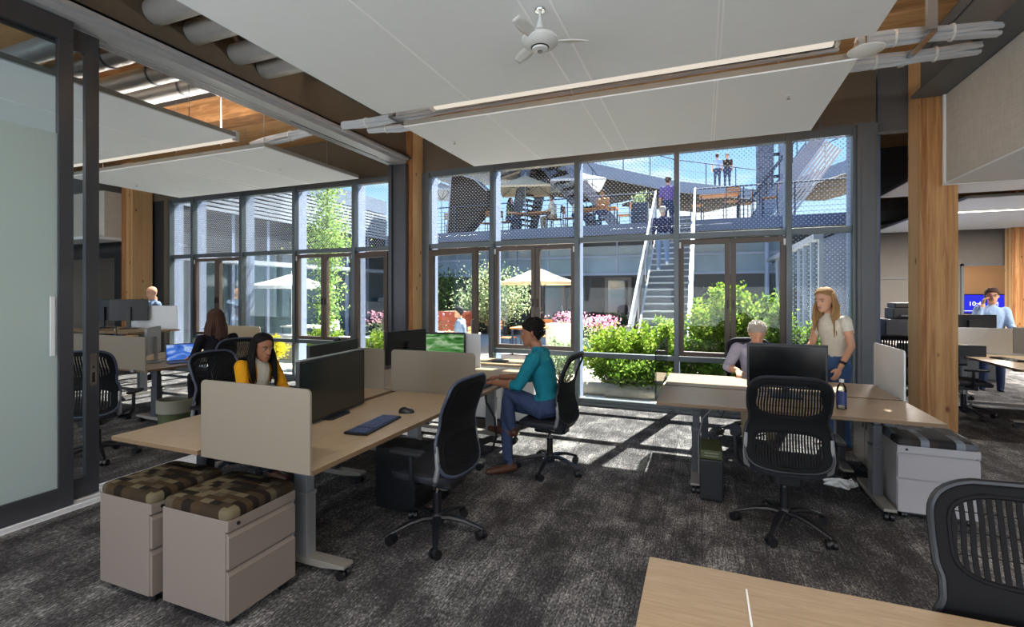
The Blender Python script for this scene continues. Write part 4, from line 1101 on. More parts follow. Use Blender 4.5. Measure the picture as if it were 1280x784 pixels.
# straight stair up to the terrace
t = thing('outdoor_stair', 'grey metal stair climbing from the courtyard to the terrace', 'stair', (-.82, 10.2, 0))
N, rise, run = 23, .1735, .273
for s, nm in ((-.52, 'stringer'), (.52, 'stringer')):
    mb = MB(); mb.prism([(0, -.03), (.25, -.03), (N * run + .05, N * rise - .25), (N * run + .05, N * rise + .06), (0, .16)], -.02, .02, Matrix.Translation((s, 0, 0)) @ Matrix.Rotation(R(90), 4, 'Z') @ Matrix.Rotation(R(90), 4, 'X')); mb.build(nm, 'rail_metal', t)
for k in range(N):
    mb = MB(); mb.box(-.5, .5, k * run, k * run + .29, (k + 1) * rise - .04, (k + 1) * rise); mb.box(-.5, .5, k * run + .285, k * run + .30, (k + 1) * rise - .04, (k + 2) * rise - .045); tr = mb.build('tread', 'stair_metal', t); mb = MB(); mb.box(-.5, .5, k * run - .012, k * run, (k + 1) * rise - .035, (k + 1) * rise + .002); mb.build('nosing', 'rail_metal', tr)
for s in (-.60, .60):
    mb = MB(); a0, a1 = Vector((s, .1, .95)), Vector((s, N * run, N * rise + .95))
    mb.bar(a0, a1, .05, .10); mb.tube([a0, a0 + Vector((0, -.35, 0)), a0 + Vector((0, -.35, -.75))], .025, 8); hr = mb.build('handrail', 'rail_metal', t)
    mb = MB(); mb.bar(a0 + Vector((0, 0, -.28)), a1 + Vector((0, 0, -.28)), .012, .34); mb.build('guard_panel', 'rail_metal', hr)
    for k in range(5):
        q = Vector((s, .1 + (N * run - .1) * k / 4, N * rise * k / 4)); mb = MB(); mb.cyl(q + Vector((0, 0, -.05)), q + Vector((0, 0, .95)), .022, n=8); mb.build('baluster', 'rail_metal', t)

# high footbridge crossing behind, in two straight lengths that meet at a corner
def bridge_seg(name, a, b, width, zt, th, away):
    a, b = Vector(a), Vector(b); d = (b - a).normalized(); n = Vector((-d.y, d.x, 0)) * away
    t = thing(name, None, None, (a.x, a.y, 0)); struct(t)
    def slab(o0, o1, z0, z1, nm, m):
        p = [a + n * o0, b + n * o0, b + n * o1, a + n * o1]; mb = MB(); mb.prism([(q.x - a.x, q.y - a.y) for q in p], z0, z1)
        mb.f = mb.f if away > 0 else [f[::-1] for f in mb.f]; mb.build(nm, m, t)
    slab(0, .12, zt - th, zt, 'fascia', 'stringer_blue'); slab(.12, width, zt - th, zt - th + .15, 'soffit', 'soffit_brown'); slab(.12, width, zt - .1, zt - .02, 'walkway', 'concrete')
    return t
Pb = [at_z(700, 195, 6.9), at_z(843, 226, 6.9), at_z(955, 238, 6.9)]
Pc = [at_z(955, 238, 6.9), at_z(1085, 190, 6.9)]
bridge_seg('bridge_left', Pb[0], Pb[1], 4.2, 6.9, .5, 1); bridge_seg('bridge_middle', Pb[1], Pb[2], 4.2, 6.9, .5, 1); bridge_seg('bridge_right', Pc[0], Pc[1], 3.2, 6.9, .5, 1)
railing('bridge_railing', 'dark railing on the high footbridge where two people stand', [Pb[0] + Vector((0, .1, 0)), Pb[1] + Vector((0, .1, 0)), Pb[2] + Vector((0, .1, 0))], lines=2, step=2)
railing('bridge_railing', 'dark railing on the right arm of the high footbridge', [Pc[0] + Vector((0, .1, 0)), Pc[1] + Vector((0, .1, 0))], lines=2, step=2)
# tall lift mast by the bridge
t = thing('bridge_mast', 'tall patterned steel mast beside the high footbridge', 'mast', (2.25, 21.0, 3.97))
mb = MB(); mb.box(-.28, .28, -.3, .3, 0, 7); mb.build('shaft', 'patterned_steel', t); mb = MB(); mb.box(.5, .85, -.3, .3, 0, 7); mb.build('side_fin', 'stringer_blue', t)
mb = MB()
for k in range(8): mb.box(-.3, .86, -.05, .05, .4 + k * .85, .5 + k * .85)
mb.build('tie', 'rail_dark', t)

def slanted_stair(label, P0, P1, wid, mats, slats=0, treads=12):
    """P0 low end, P1 high end"""
    P0, P1 = Vector(P0), Vector(P1); t = thing('upper_stair', label, 'stair', P0); D = P1 - P0; h = Vector((D.x, D.y, 0)).normalized(); s = Vector((-h.y, h.x, 0))
    for e in (0, 1):
        mb = MB(); mb.bar(s * wid * e, s * wid * e + D, .06, .42); mb.build('stringer', mats[0], t)
    for k in range(treads):
        q = D * ((k + .5) / treads); mb = MB(); mb.bar(q, q + s * wid, .26, .04); mb.build('tread', mats[1], t)
    for e in (0, 1):
        o = s * wid * e
        mb = MB(); mb.tube([o + Vector((0, 0, 1.0)), o + D + Vector((0, 0, 1.0))], .025, 6)
        for k in range(6):
            q = o + D * (k / 5); mb.cyl(q, q + Vector((0, 0, 1.0)), .015, n=6)
        mb.build('handrail', 'rail_dark', t)
    if slats:
        nrm = D.normalized().cross(s).normalized()
        mb = MB()
        for k in range(slats):
            o = -nrm * (.26 + .105 * k) if nrm.z > 0 else nrm * (.26 + .105 * k)
            mb.bar(o, o + D, .06, .07)
        mb.build('slat_screen', 'siding_white', t)
    return t
slanted_stair('dark stair slanting down from the footbridge between the terrace umbrellas', at_z(748, 289, 4.15), at_z(668, 190, 6.9), 1.1, ('patterned_steel', 'soffit_brown'))
slanted_stair('slatted white and lavender stair slanting up at the right end of the terrace', at_z(942, 283, 3.97), at_z(1024, 172, 6.9), 1.0, ('stringer_blue', 'stair_metal'), slats=6)
slanted_stair('dark stair at the left of the terrace behind the cream umbrella', at_z(642, 289, 4.15), at_z(660, 200, 6.9), 1.2, ('patterned_steel', 'soffit_brown'), treads=14)
# folded steel enclosure at the left of the terrace
t = thing('stair_enclosure', 'folded dark steel enclosure with a white edge at the left of the terrace', 'enclosure', (-8.7, 16.95, 3.97))
A = [(-.55, 0, 2.45), (.45, 0, 2.1), (1.0, 0, 1.6), (1.0, 0, 1.05), (-.05, 0, -.0), (-.75, 0, .0)]
mb = MB(); mb.prism([(p[0], p[2]) for p in A], 0, .7, Matrix.Rotation(R(90), 4, 'X') @ Matrix.Scale(-1, 4, (0, 0, 1))); mb.f = [f[::-1] for f in mb.f]; mb.build('panel', 'soffit_brown', t)
mb = MB(); mb.tube([(p[0], -.02, p[2]) for p in (A[5], A[0], A[1], A[2])], .03, 6); mb.build('edge_trim', 'siding_white', t)
mb = MB(); mb.tube([(-.75, -.02, 0), (.0, -.02, -.0)], .03, 6); mb.build('bottom_trim', 'siding_white', t)
t = thing('terrace_canopy', 'dark patterned canopy above the terrace at the left', 'canopy', (-8.8, 18.5, 6.9))
mb = MB(); mb.prism([(-2.6, -1), (4.6, -1), (4.6, 3), (-2.6, 3)], 0, .5); mb.build('roof', 'patterned_steel', t)
for k in range(4):
    mb = MB(); mb.tube([(-2 + 1.9 * k, 1.5, -2.93), (-1.6 + 1.9 * k, 1.6, 0)], .07, 8); mb.build('post', 'stringer_blue', t)

# ------------------------------------------------------------------ umbrellas
def umbrella(label, x, y, z0, zt, r, drop, mat, sides=8, rot=0, base=True):
    t = thing('patio_umbrella', label, 'umbrella', (x, y, z0), rot)
    H_ = zt - z0; mb = MB()
    a = [(r * math.cos(2 * PI * k / sides), r * math.sin(2 * PI * k / sides)) for k in range(sides)]
    def fn_ring(f, sag): return [(p[0] * f, p[1] * f, H_ - drop * f - sag) for p in a]
    vs = [(0, 0, H_)]; rings = [fn_ring(.12, 0), fn_ring(.5, .02), fn_ring(1, 0), [(p[0] * 1.0, p[1] * 1.0, H_ - drop - .07) for p in a]]
    for q in rings: vs += q
    fs = [(0, 1 + k, 1 + (k + 1) % sides) for k in range(sides)]
    for i in range(len(rings) - 1):
        for k in range(sides):
            k2 = (k + 1) % sides; fs.append((1 + i * sides + k, 1 + (i + 1) * sides + k, 1 + (i + 1) * sides + k2, 1 + i * sides + k2))
    mb.add(vs, fs); mb.build('canopy', mat, t, solid=.008)
    mb = MB(); mb.cyl((0, 0, .05), (0, 0, H_ + .08), .024, n=10); mb.build('pole', 'rail_metal' if mat == 'umbrella_cream' else 'white_plastic', t)
    for k in range(sides):
        mb = MB(); mb.bar((0, 0, H_ - .03), (a[k][0] * .98, a[k][1] * .98, H_ - drop - .02), .018, .014); mb.bar((0, 0, H_ - drop - .25), (a[k][0] * .5, a[k][1] * .5, H_ - drop * .5 - .04), .014, .012); mb.build('rib', 'rail_dark', t)
    mb = MB(); mb.prism(rrect(.5, .5, .06), 0, .05); mb.build('base', 'rail_dark', t)
    return t
umbrella('cream umbrella open over the courtyard tables', -4.02, 12.0, -.03, 2.30, 1.0, .38, 'umbrella_cream')
umbrella('white umbrella seen through the left windows', -10.55, 10.2, -.03, 2.16, 1.12, .33, 'umbrella_white')
umbrella('cream umbrella on the terrace, left one', -6.42, 17.7, 3.97, 6.22, 1.38, .58, 'umbrella_cream', 4, R(62))
umbrella('pale umbrella on the terrace, right one beneath the footbridge', -4.45, 18.0, 3.97, 6.26, 1.40, .50, 'umbrella_white', 4, R(62))
umbrella('white umbrella at the far top of the left windows', -10.6, 15.5 + 3, 3.97, 6.45, 1.3, .5, 'umbrella_white')

# ------------------------------------------------------------------ plants
def leaves(mb, pts, size, rnd, elong=2.0, up=.3):
    for p in pts:
        a = rnd.uniform(0, 2 * PI); e = rnd.uniform(-.6, 1.1)
        d = Vector((math.cos(a) * math.cos(e), math.sin(a) * math.cos(e), math.sin(e) + up)).normalized()
        s = d.cross(Vector((rnd.uniform(-1, 1), rnd.uniform(-1, 1), rnd.uniform(-1, 1)))).normalized(); L = size * rnd.uniform(.7, 1.3); W = L / elong
        mb.add([p, p + d * L * .5 + s * W * .5, p + d * L, p + d * L * .5 - s * W * .5], [(0, 1, 2, 3)])
def bush(name, label, cat, x, y, rx, ry, h, mat='leaf_lime', n=3200, size=.05, stems=16, z0=.0, trunk=0, spiky=.0, seed=1, group=None):
    rnd = random.Random(seed); t = thing(name, label, cat, (x, y, z0), group=group)
    b = MB(); lf = MB(); tips = []
    for k in range(stems):
        a = 2 * PI * k / stems + rnd.uniform(-.3, .3); q = rnd.uniform(.15, 1) ** .6
        ex, ey = rx * q * math.cos(a), ry * q * math.sin(a); ez = h * (1 - .45 * q * q) * rnd.uniform(.86, 1.0)
        base = Vector((ex * .12, ey * .12, 0)) if not trunk else Vector((0, 0, trunk))
        mid = Vector((ex * .55, ey * .55, trunk + (ez - trunk) * .55)); tip = Vector((ex, ey, ez))
        b.tube([base, mid, tip], [.014 * max(1, h / 1.4), .008, .003], 5); tips.append((base, mid, tip))
    if trunk: b.tube([(0, 0, 0), (.02, .0, trunk * .6), (0, 0, trunk + .1)], [.06, .05, .04], 8)
    b.build('branch', 'bark', t)
    per = n // stems
    for (p0, p1, p2) in tips:
        pts = []
        for _ in range(per):
            u = rnd.uniform(.18, 1) ** .75
            c = p0.lerp(p1, u * 2) if u < .5 else p1.lerp(p2, u * 2 - 1)
            sp_ = (.20 - .12 * u * spiky) * max(rx, .3)
            c = c + Vector((rnd.gauss(0, sp_), rnd.gauss(0, sp_), rnd.gauss(0, sp_ * .7)))
            if c.z < .04: c.z = .04 + rnd.random() * .1
            pts.append(c)
        leaves(lf, pts, size, rnd)
    f = lf.build('foliage', mat, t); f['kind'] = 'stuff'
    return t
sd_ = 10
for (x, y, rx, ry, h, mat, lab) in (
    (-1.42, 8.2, .55, .45, 1.18, 'leaf_lime', 'bright green bush outside the window right of the man in teal'),
    (-.72, 8.35, .55, .45, 1.32, 'leaf_lime', 'bright green bush at the foot of the outdoor stair'),
    (-.1, 8.1, .45, .4, 1.05, 'leaf_green', 'low green bush outside, left of the tall maple-like bush'),
    (.32, 8.5, .62, .5, 2.0, 'leaf_lime', 'tallest lime green bush outside the double window at the right'),
    (.98, 8.45, .5, .45, 1.78, 'leaf_green', 'green bush outside above the man in the lilac shirt'),
    (1.5, 8.1, .32, .4, 1.38, 'leaf_green', 'green bush outside behind the standing woman'),
    (-2.3, 8.3, .45, .4, .85, 'leaf_olive', 'low grey-green bush outside below the double window'),
    (.5, 7.7, .6, .3, .72, 'leaf_green', 'low hedge-like bush below the right double window'),
    (-1.0, 7.75, .7, .28, .62, 'leaf_green', 'low bush just outside the fixed window pane'),
    (-5.0, 8.2, .5, .4, .95, 'leaf_yellow', 'yellow-green bush outside left of the centre column'),
    (-6.2, 8.3, .6, .4, .85, 'leaf_lime', 'green bush below the left double window'),
    (-7.6, 8.2, .6, .4, .9, 'leaf_lime', 'sunlit green bush outside behind the woman in yellow'),
    (-9.2, 8.2, .5, .4, .7, 'leaf_yellow', 'yellowish bush outside behind the dark-haired woman at the laptop')):
    sd_ += 1
    bush('bush', lab, 'bush', x, y, rx, ry, h, mat, n=int(5200 * max(.5, h / 1.3) * rx / .5), size=.062, seed=sd_, z0=.02, spiky=1, stems=26)
bush('olive_tree', 'silvery green tree in the courtyard behind the open window leaf', 'tree', -5.75, 13.2, 1.15, 1.0, 2.75, 'leaf_olive', n=6500, size=.075, trunk=.5, seed=31, stems=30, z0=-.03)
bush('courtyard_tree', 'dark green tree far back in the courtyard at the left', 'tree', -8.2, 14.6, 1.1, 1.0, 2.6, 'leaf_dark', n=4500, size=.09, trunk=.6, seed=32, stems=24, z0=-.03)
bush('courtyard_shrub', 'dark shrub under the terrace by the brown doors', 'bush', -2.6, 16.2, .5, .4, 1.1, 'leaf_dark', n=1500, size=.07, seed=33, z0=-.03)
# slender tree outside the left double window
rnd = random.Random(5)
t = thing('slender_tree', 'slender light green tree rising outside the left double window', 'tree', (-7.8, 8.55, .02))
mb = MB(); mb.tube([(0, 0, 0), (.03, 0, 1.6), (-.03, 0, 3.0), (.0, 0, 4.1)], [.045, .035, .02, .006], 8); mb.build('trunk', 'bark', t)
mb = MB()
for zc, r_, n_ in ((.8, .25, 500), (1.3, .30, 650), (1.8, .30, 650), (2.3, .34, 800), (2.75, .58, 1500), (3.1, .46, 1000), (3.45, .26, 450), (3.8, .32, 420), (4.1, .2, 180)):
    leaves(mb, [Vector((rnd.gauss(0, r_ * .5), rnd.gauss(0, r_ * .5), zc + rnd.gauss(0, .17))) for _ in range(n_)], .065, rnd)
mb.build('foliage', 'leaf_pale', t)['kind'] = 'stuff'
# distant greenery on the terrace horizon
for i, (x, y, rx, h, m_) in enumerate(((-9, 30, 2.5, 2.0, 'leaf_dark'), (-3.5, 31, 2.0, 1.6, 'leaf_dark'), (.4, 29, 1.2, 1.2, 'leaf_yellow'), (3.4, 30, 1.6, 1.5, 'leaf_yellow'))):
    bush('hedge_clump', ['dark greenery beyond the terrace railing at the far left', 'dark greenery beyond the terrace behind the seated people', 'yellow greenery beyond the terrace right of the stair', 'yellow greenery beyond the terrace at its right end'][i], 'shrub', x, y, rx, .8, h, m_, n=1400, size=.16, seed=50 + i, z0=3.97)
# pink flowers in beds
for i, (x, y, rx) in enumerate(((-3.55, 13.6, .55), (-2.25, 11.6, .45), (-8.9, 12.2, .6), (-6.8, 12.2, .5))):
    rnd = random.Random(70 + i); t = thing('flower_bed', ['pink flowers behind the white planter', 'pink flowers left of the outdoor stair', 'pink flowers in the courtyard beyond the woman in yellow', 'pink flowers beneath the courtyard tree'][i], 'flowers', (x, y, -.03))
    mb = MB(); leaves(mb, [Vector((rnd.gauss(0, rx * .5), rnd.gauss(0, .2), rnd.uniform(.05, .8))) for _ in range(700)], .09, rnd, 3); mb.build('stems', 'leaf_olive', t)['kind'] = 'stuff'
    mb = MB(); leaves(mb, [Vector((rnd.gauss(0, rx * .5), rnd.gauss(0, .2), rnd.uniform(.75, 1.1))) for _ in range(420)], .06, rnd, 1.2); mb.build('blossoms', 'petal_pink', t)['kind'] = 'stuff'

# ------------------------------------------------------------------ courtyard furniture
t = thing('planter_box', 'tall white planter box in the courtyard right of the cream umbrella', 'planter', (-3.62, 12.9, -.03))
mb = MB(); mb.box(-.36, .36, -.3, .3, 0, .82); mb.build('box', 'planter_white', t, bevel=.01); mb = MB(); mb.box(-.32, .32, -.26, .26, .80, .825); mb.build('soil', 'mulch', t)
t = thing('planter_box', 'rust-red planter box under the courtyard tree', 'planter', (-6.5, 12.2, -.03))
mb = MB()
for k in range(4): mb.box(-.42, .42, -.3, .3, .6 + .14 * k, .725 + .14 * k)
mb.box(-.40, .40, -.28, .28, 0, 1.14); mb.build('box', 'planter_rust', t); mb = MB(); mb.box(-.36, .36, -.25, .25, 1.14, 1.15); mb.build('soil', 'mulch', t)
def out_table(label, x, y, w, d, h, top, z0=-.03, rz=0):
    t = thing('outdoor_table', label, 'table', (x, y, z0), rz)
    mb = MB(); mb.box(-w / 2, w / 2, -d / 2, d / 2, h - .04, h); mb.build('table_top', top, t, bevel=.004)
    for sx in (-1, 1):
        for sy in (-1, 1): mb = MB(); mb.box(sx * (w / 2 - .06) - .02, sx * (w / 2 - .06) + .02, sy * (d / 2 - .06) - .02, sy * (d / 2 - .06) + .02, 0, h - .04); mb.build('leg', 'rail_dark', t)
    return t
def out_chair(label, x, y, rz, z0=-.03, sh=.45, slat='wood_orange', group=None):
    t = thing('outdoor_chair', label, 'chair', (x, y, z0), rz, group)
    mb = MB()
    for k in range(4): mb.box(-.21, .21, -.2 + .105 * k, -.11 + .105 * k, sh - .02, sh)
    mb.build('seat', slat, t)
    mb = MB()
    for k in range(3): mb.box(-.21, .21, -.235, -.215, sh + .2 + .09 * k, sh + .27 + .09 * k)
    mb.build('backrest', slat, t)
    for sx in (-1, 1):
        mb = MB(); mb.tube([(sx * .21, .19, 0), (sx * .21, .19, sh - .02)], .014, 6); mb.build('leg', 'rail_dark', t)
        mb = MB(); mb.tube([(sx * .21, -.24, 0), (sx * .21, -.21, sh), (sx * .21, -.23, sh + .48)], .014, 6); mb.build('leg', 'rail_dark', t)
    return t
out_table('white outdoor table where the man in the blue shirt sits', -5.35, 9.9, 1.1, .6, .74, 'planter_white')
out_table('wooden outdoor table under the cream umbrella', -4.35, 12.4, .9, .8, .74, 'wood_orange')
out_chair('wooden outdoor chair left of the table under the cream umbrella', -5.0, 12.3, R(-90)); out_chair('wooden outdoor chair behind the table under the cream umbrella', -4.2, 13.1, R(180))
out_table('white outdoor table beneath the white umbrella at the left', -10.4, 10.6, 1.3, .7, .74, 'planter_white')
out_chair('pale outdoor chair at the table beneath the white umbrella', -9.5, 10.4, R(90), slat='planter_white')
t = thing('garden_wall', 'long pale stone ledge outside the left windows', 'ledge', (-8.7, 9.25, -.03)); mb = MB(); mb.box(-2.6, 1.9, -.12, .12, 0, .55); mb.build('wall_block', 'stone', t); mb = MB(); mb.box(-2.65, 1.95, -.16, .16, .55, .62); mb.build('coping', 'siding_white', t)
for i, (x, y, l, z, rz) in enumerate(((-1.35, 7.55, 1.1, .10, 2), (-.5, 7.62, .9, .10, -3), (-1.0, 7.48, .8, .08, 5))):
    t = thing('log', ['weathered log lying outside the fixed window, left one', 'weathered log lying outside the fixed window, right one', 'short weathered log nearest the glass outside the fixed window'][i], 'log', (x, y, .02), R(rz))
    mb = MB(); mb.tube([(-l / 2, 0, z), (-l / 4, .01, z + .01), (l / 4, -.01, z - .005), (l / 2, 0, z)], [z * .9, z, z * .97, z * .85], 12); mb.build('trunk_piece', 'log_grey', t, smooth=True)
    mb = MB(); mb.cyl((l / 2 - .001, 0, z), (l / 2 + .004, 0, z), z * .82, n=12); mb.build('cut_end', 'stone', t)
rnd = random.Random(3)
# terrace furniture
out_table('high wooden table on the terrace right of the stair', .55, 18.2, 1.3, .6, 1.05, 'wood_orange', 3.97)
for i, (x, y, rz) in enumerate(((-.15, 18.0, -90), (1.35, 18.3, 90), (.9, 17.6, 10), (2.0, 17.4, 80))):
    out_chair(['tall wooden chair at the left of the high terrace table', 'tall wooden chair at the right of the high terrace table', 'tall wooden chair in front of the high terrace table', 'tall wooden chair by the slatted stair at the right end'][i], x, y, R(rz), 3.97, .72)
for i, x in enumerate((-6.1, -3.6)):
    out_table(['wooden table under the left terrace umbrella', 'wooden table under the right terrace umbrella'][i], x, 17.6, 1.5, .7, .74, 'wood_orange', 3.97)
k = 0
TCL = ['wooden chair at the left end of the left terrace table', 'wooden chair at the right end of the left terrace table', 'wooden chair at the left end of the right terrace table', 'wooden chair at the right end of the right terrace table', 'wooden chair alone at the left end of the terrace', 'wooden chair next to the steel enclosure on the terrace']
for x, rz in ((-7.15, -90), (-5.1, 90), (-4.6, -90), (-2.6, 90), (-8.0, 60), (-9.6, 20)):
    out_chair(TCL[k], x, 17.5, R(rz), 3.97); k += 1
t = thing('planter_box', 'dark planter box with grasses at the terrace railing', 'planter', (-2.05, 17.6, 3.97)); mb = MB(); mb.box(-.28, .28, -.22, .22, 0, .85); mb.build('box', 'rail_dark', t, bevel=.01)
mb = MB(); rr = random.Random(9); leaves(mb, [Vector((rr.gauss(0, .12), rr.gauss(0, .1), .85 + rr.random() * .3)) for _ in range(160)], .14, rr, 5, 1.5); mb.build('grasses', 'leaf_olive', t)['kind'] = 'stuff'
# ------------------------------------------------------------------ the office arm beyond the right timber column
def cl(label, x0, x1, y0, y1, **k): return cloud(label, x0, x1, y0, y1, [x0 + (x1 - x0) / 2], **k)
cl('white ceiling panel beyond the right timber column, nearer one', 3.05, 6.6, 7.4, 10.9)
cl('white ceiling panel far beyond the right timber column', 4.65, 8.6, 11.6, 17.2)
cl('white ceiling panel at the right edge beyond the fabric bulkhead', 6.9, 10.5, 7.4, 10.9)
mb = MB(); mb.box(3.1, 11, 11.1, 11.3, 3.5, 4.38); struct(mb.build('beam_cross', 'steel_dark'))
for (x0, x1, y, lab) in ((3.4, 5.4, 9.1, 'slim lit light strip under the nearer panel beyond the timber column'), (4.9, 7.9, 13.2, 'slim lit light strip slanting at the right edge of the picture')):
    t = thing('linear_ceiling_light', lab, 'light', ((x0 + x1) / 2, y, 3.36)); L = (x1 - x0) / 2
    mb = MB(); mb.box(-L, L, -.04, .04, .01, .038); mb.build('housing', 'white_plastic', t); mb = MB(); mb.box(-L, L, -.035, .035, 0, .01); mb.build('diffuser', 'lamp_white', t)
mb = MB(); mb.box(4.6, 6.87, 17.5, 17.65, 0, 4.38); mb.box(8.0, 11, 17.5, 17.65, 0, 4.38); mb.box(6.87, 8.0, 17.5, 17.65, 2.43, 4.38); struct(mb.build('wall_far_right', 'fabric_taupe'))
mb = MB(); mb.box(4.7, 6.6, 17.46, 17.5, 2.05, 2.09); mb.box(6.84, 6.90, 17.44, 17.5, 0, 2.46); mb.box(6.84, 8.0, 17.44, 17.5, 2.40, 2.46); struct(mb.build('trim_20', 'steel_dark'))
mb = MB(); mb.box(6.0, 11, 20.8, 21, 0, 3.1); mb.box(5.9, 6.0, 17.65, 21, 0, 3.1); mb.box(5.9, 11, 17.65, 21, 3.1, 3.2); struct(mb.build('wall_amber_room', 'wall_amber'))
for x, lab in ((7.5, 'round ceiling lamp in the amber room, partly hidden'), (9.0, 'bright round ceiling lamp in the amber room above the man on the phone')):
    t = thing('ceiling_lamp', lab, 'light', (x, 19.5, 3.02)); mb = MB(); mb.lathe([(0, 0), (.3, 0), (.32, .05), (0, .08)], n=24); mb.build('diffuser', 'lamp_white', t, smooth=True)
# wall clock display
t = thing('wall_display', 'blue wall screen showing the time 10:46 behind the man on the phone', 'screen', (8.55, 20.74, 1.27))
mb = MB(); mb.box(-.75, .75, 0, .05, -.33, .33); mb.build('bezel', 'black_plastic', t); mb = MB(); mb.box(-.72, .72, -.004, 0, -.30, .30); mb.build('screen', 'screen_blue', t)
text_mesh('10:46 AM', .2, 'clock_text', 'screen_text', t, (.16, -.008, .0), (R(90), 0, 0))
mb = MB(); mb.box(-.5, .5, -.007, -.004, -.24, -.225); mb.build('underline', 'screen_text', t)
# desks and screens in the arm
desk('light wood desk beyond the timber column with a keyboard on it', 3.42, 5.2, 7.35, 9.0, lam='laminate_y', leg_mat='leg_dark')
desk('light wood desk further back where the man on the phone stands', 3.5, 5.6, 9.3, 10.05, along='x', lam='laminate', leg_mat='leg_dark', z=.90)
end_screen('pale green-grey divider across the desk beyond the timber column', 3.42, 4.42, 9.04, z0=.73, z1=1.12, mat='screen_bright')
monitor('wide black monitor behind the pale divider, in front of the man on the phone', 3.82, 9.5, .90, R(8), w=.68, h=.26, zc=1.16)
monitor('cream-backed monitor at the right edge of the picture', 4.12, 8.3, .74, R(-12), w=.62, h=.34, zc=1.0, case='screen_white')
keyboard('dark keyboard on the desk beyond the timber column', 3.78, 8.35, .74, R(-75), 'black_plastic')
mouse('dark mouse beside the keyboard beyond the timber column', 3.80, 7.95, .74, R(-60))
make_chair('black office chair on the carpet beyond the timber column', (3.22, 8.15, 0), R(-92), rim='chair_frame', base_rz=R(15), ribs=14)
make_chair('black office chair cut by the right edge beyond the timber column', (4.6, 6.95, 0), R(10), rim='chair_frame', base_rz=R(15), ribs=14)
make_chair('black chair back glimpsed between the dark steel post and the white divider', (2.2, 7.25, 0), R(160), rim='chair_frame', ribs=14)
desk('desk with a white divider seen in the gap left of the timber column', 2.45, 4.0, 9.75 - .6, 9.9 + .55, along='x', lam='laminate', leg_mat='leg_dark') if False else None
t = thing('storage_cabinet', 'low dark cabinet in the gap left of the timber column', 'cabinet', (4.2, 11.7, 0)); mb = MB(); mb.box(-.9, .9, -.3, .3, 0, 1.12); mb.build('body', 'leg_dark', t, bevel=.01)
for k in range(3):
    mb = MB(); mb.box(-.88 + .6 * k, -.32 + .6 * k, -.32, -.3, .05, 1.08); d_ = mb.build('door', 'leg_dark', t, bevel=.004); mb = MB(); mb.box(-.40 + .6 * k, -.37 + .6 * k, -.34, -.32, .6, .75); mb.build('handle', 'chrome', d_)
t = thing('printer', 'dark grey printer on the low dark cabinet', 'printer', (3.75, 11.7, 1.12)); mb = MB(); mb.box(-.3, .3, -.25, .25, 0, .22); mb.box(-.27, .27, -.22, .22, .22, .32); mb.build('body', 'ped_dark', t, bevel=.02)
mb = MB(); mb.box(-.2, .2, -.34, -.25, .06, .08); mb.build('paper_tray', 'leg_grey', t)
t = thing('desk', 'desk corner with a dark edge in the gap left of the timber column', 'desk', (2.98, 8.75, 0)); mb = MB(); mb.box(-.45, .5, -.5, .35, .86, .89); mb.build('desk_top', 'laminate', t, bevel=.004)
mb = MB(); mb.box(-.46, .5, -.54, -.5, .78, .93); mb.build('front_rail', 'black_plastic', t)
for sx in (-.4, .45): mb = MB(); mb.box(sx - .03, sx + .03, -.1, -.04, 0, .86); mb.build('leg', 'leg_grey', t)
end_screen('small white divider on the dark-edged desk left of the timber column', 2.85, 3.4, 8.86, z0=.89, z1=1.25, mat='screen_bright')

# ------------------------------------------------------------------ the left bay beyond the sliding doors
cl('white ceiling panel far beyond the left timber column', -18.5, -12.6, 8.0, 13)
for y, lab in ((8.8, 'lit light strip beyond the left timber column, nearer one'), (11.2, 'lit light strip beyond the left timber column, farther one')):
    t = thing('linear_ceiling_light', lab, 'light', (-15.5, y, 3.36)); mb = MB(); mb.box(-2.6, 2.6, -.05, .05, 0, .01); mb.build('diffuser', 'lamp_white', t); mb = MB(); mb.box(-2.6, 2.6, -.06, .06, .01, .038); mb.build('housing', 'white_plastic', t)
t = thing('air_duct', 'big dark round duct behind the left timber column', 'duct', (-14, 7.9, 2.75)); mb = MB(); mb.tube([(-4, 0, 0), (1.7, 0, 0)], .2, 20); mb.build('pipe', 'leg_dark', t, smooth=True)
mb = MB()
for k in range(9): mb.tube([(-3.8 + .65 * k, 0, 0), (-3.78 + .65 * k, 0, 0)], .208, 20)
mb.build('seam', 'steel_dark', t)
mb = MB(); mb.box(-14.5, -12.3, 10, 10.1, 0, 3.3); mb.box(-18, -16, 10, 10.1, 0, 3.3); struct(mb.build('wall_partition_left', 'wing_dark'))
mb = MB(); mb.box(-16, -14.5, 10.05, 10.06, 0, 3.0); struct(mb.build('window_partition_left', 'wing_glass'))
LX0, LX1, LX2, LX3 = -7.55, -6.78, -6.70, -5.93
desk('light wood desk beyond the sliding doors with the laptop on it', LX2, LX3, 3.62, 5.4, lam='laminate_y', leg_mat='leg_dark', inset=.35)
desk('light wood desk beyond the sliding doors, backing onto the laptop desk', LX0, LX1, 3.62, 5.4, lam='laminate_y', leg_mat='leg_dark', inset=.35)
end_screen('beige divider on the near end of the desks beyond the sliding doors', LX0 + .1, LX3, 3.61, z0=.735, z1=1.12)
end_screen('cream divider against the window behind the dark-haired woman', -7.1, -6.2, 5.385, z0=.735, z1=1.12, mat='screen_white')
monitor('grey-backed monitor beside the open laptop', -6.52, 4.05, .74, R(90 + 42), w=.50, h=.33, zc=1.02, face='screen_black', case='grey_plastic')
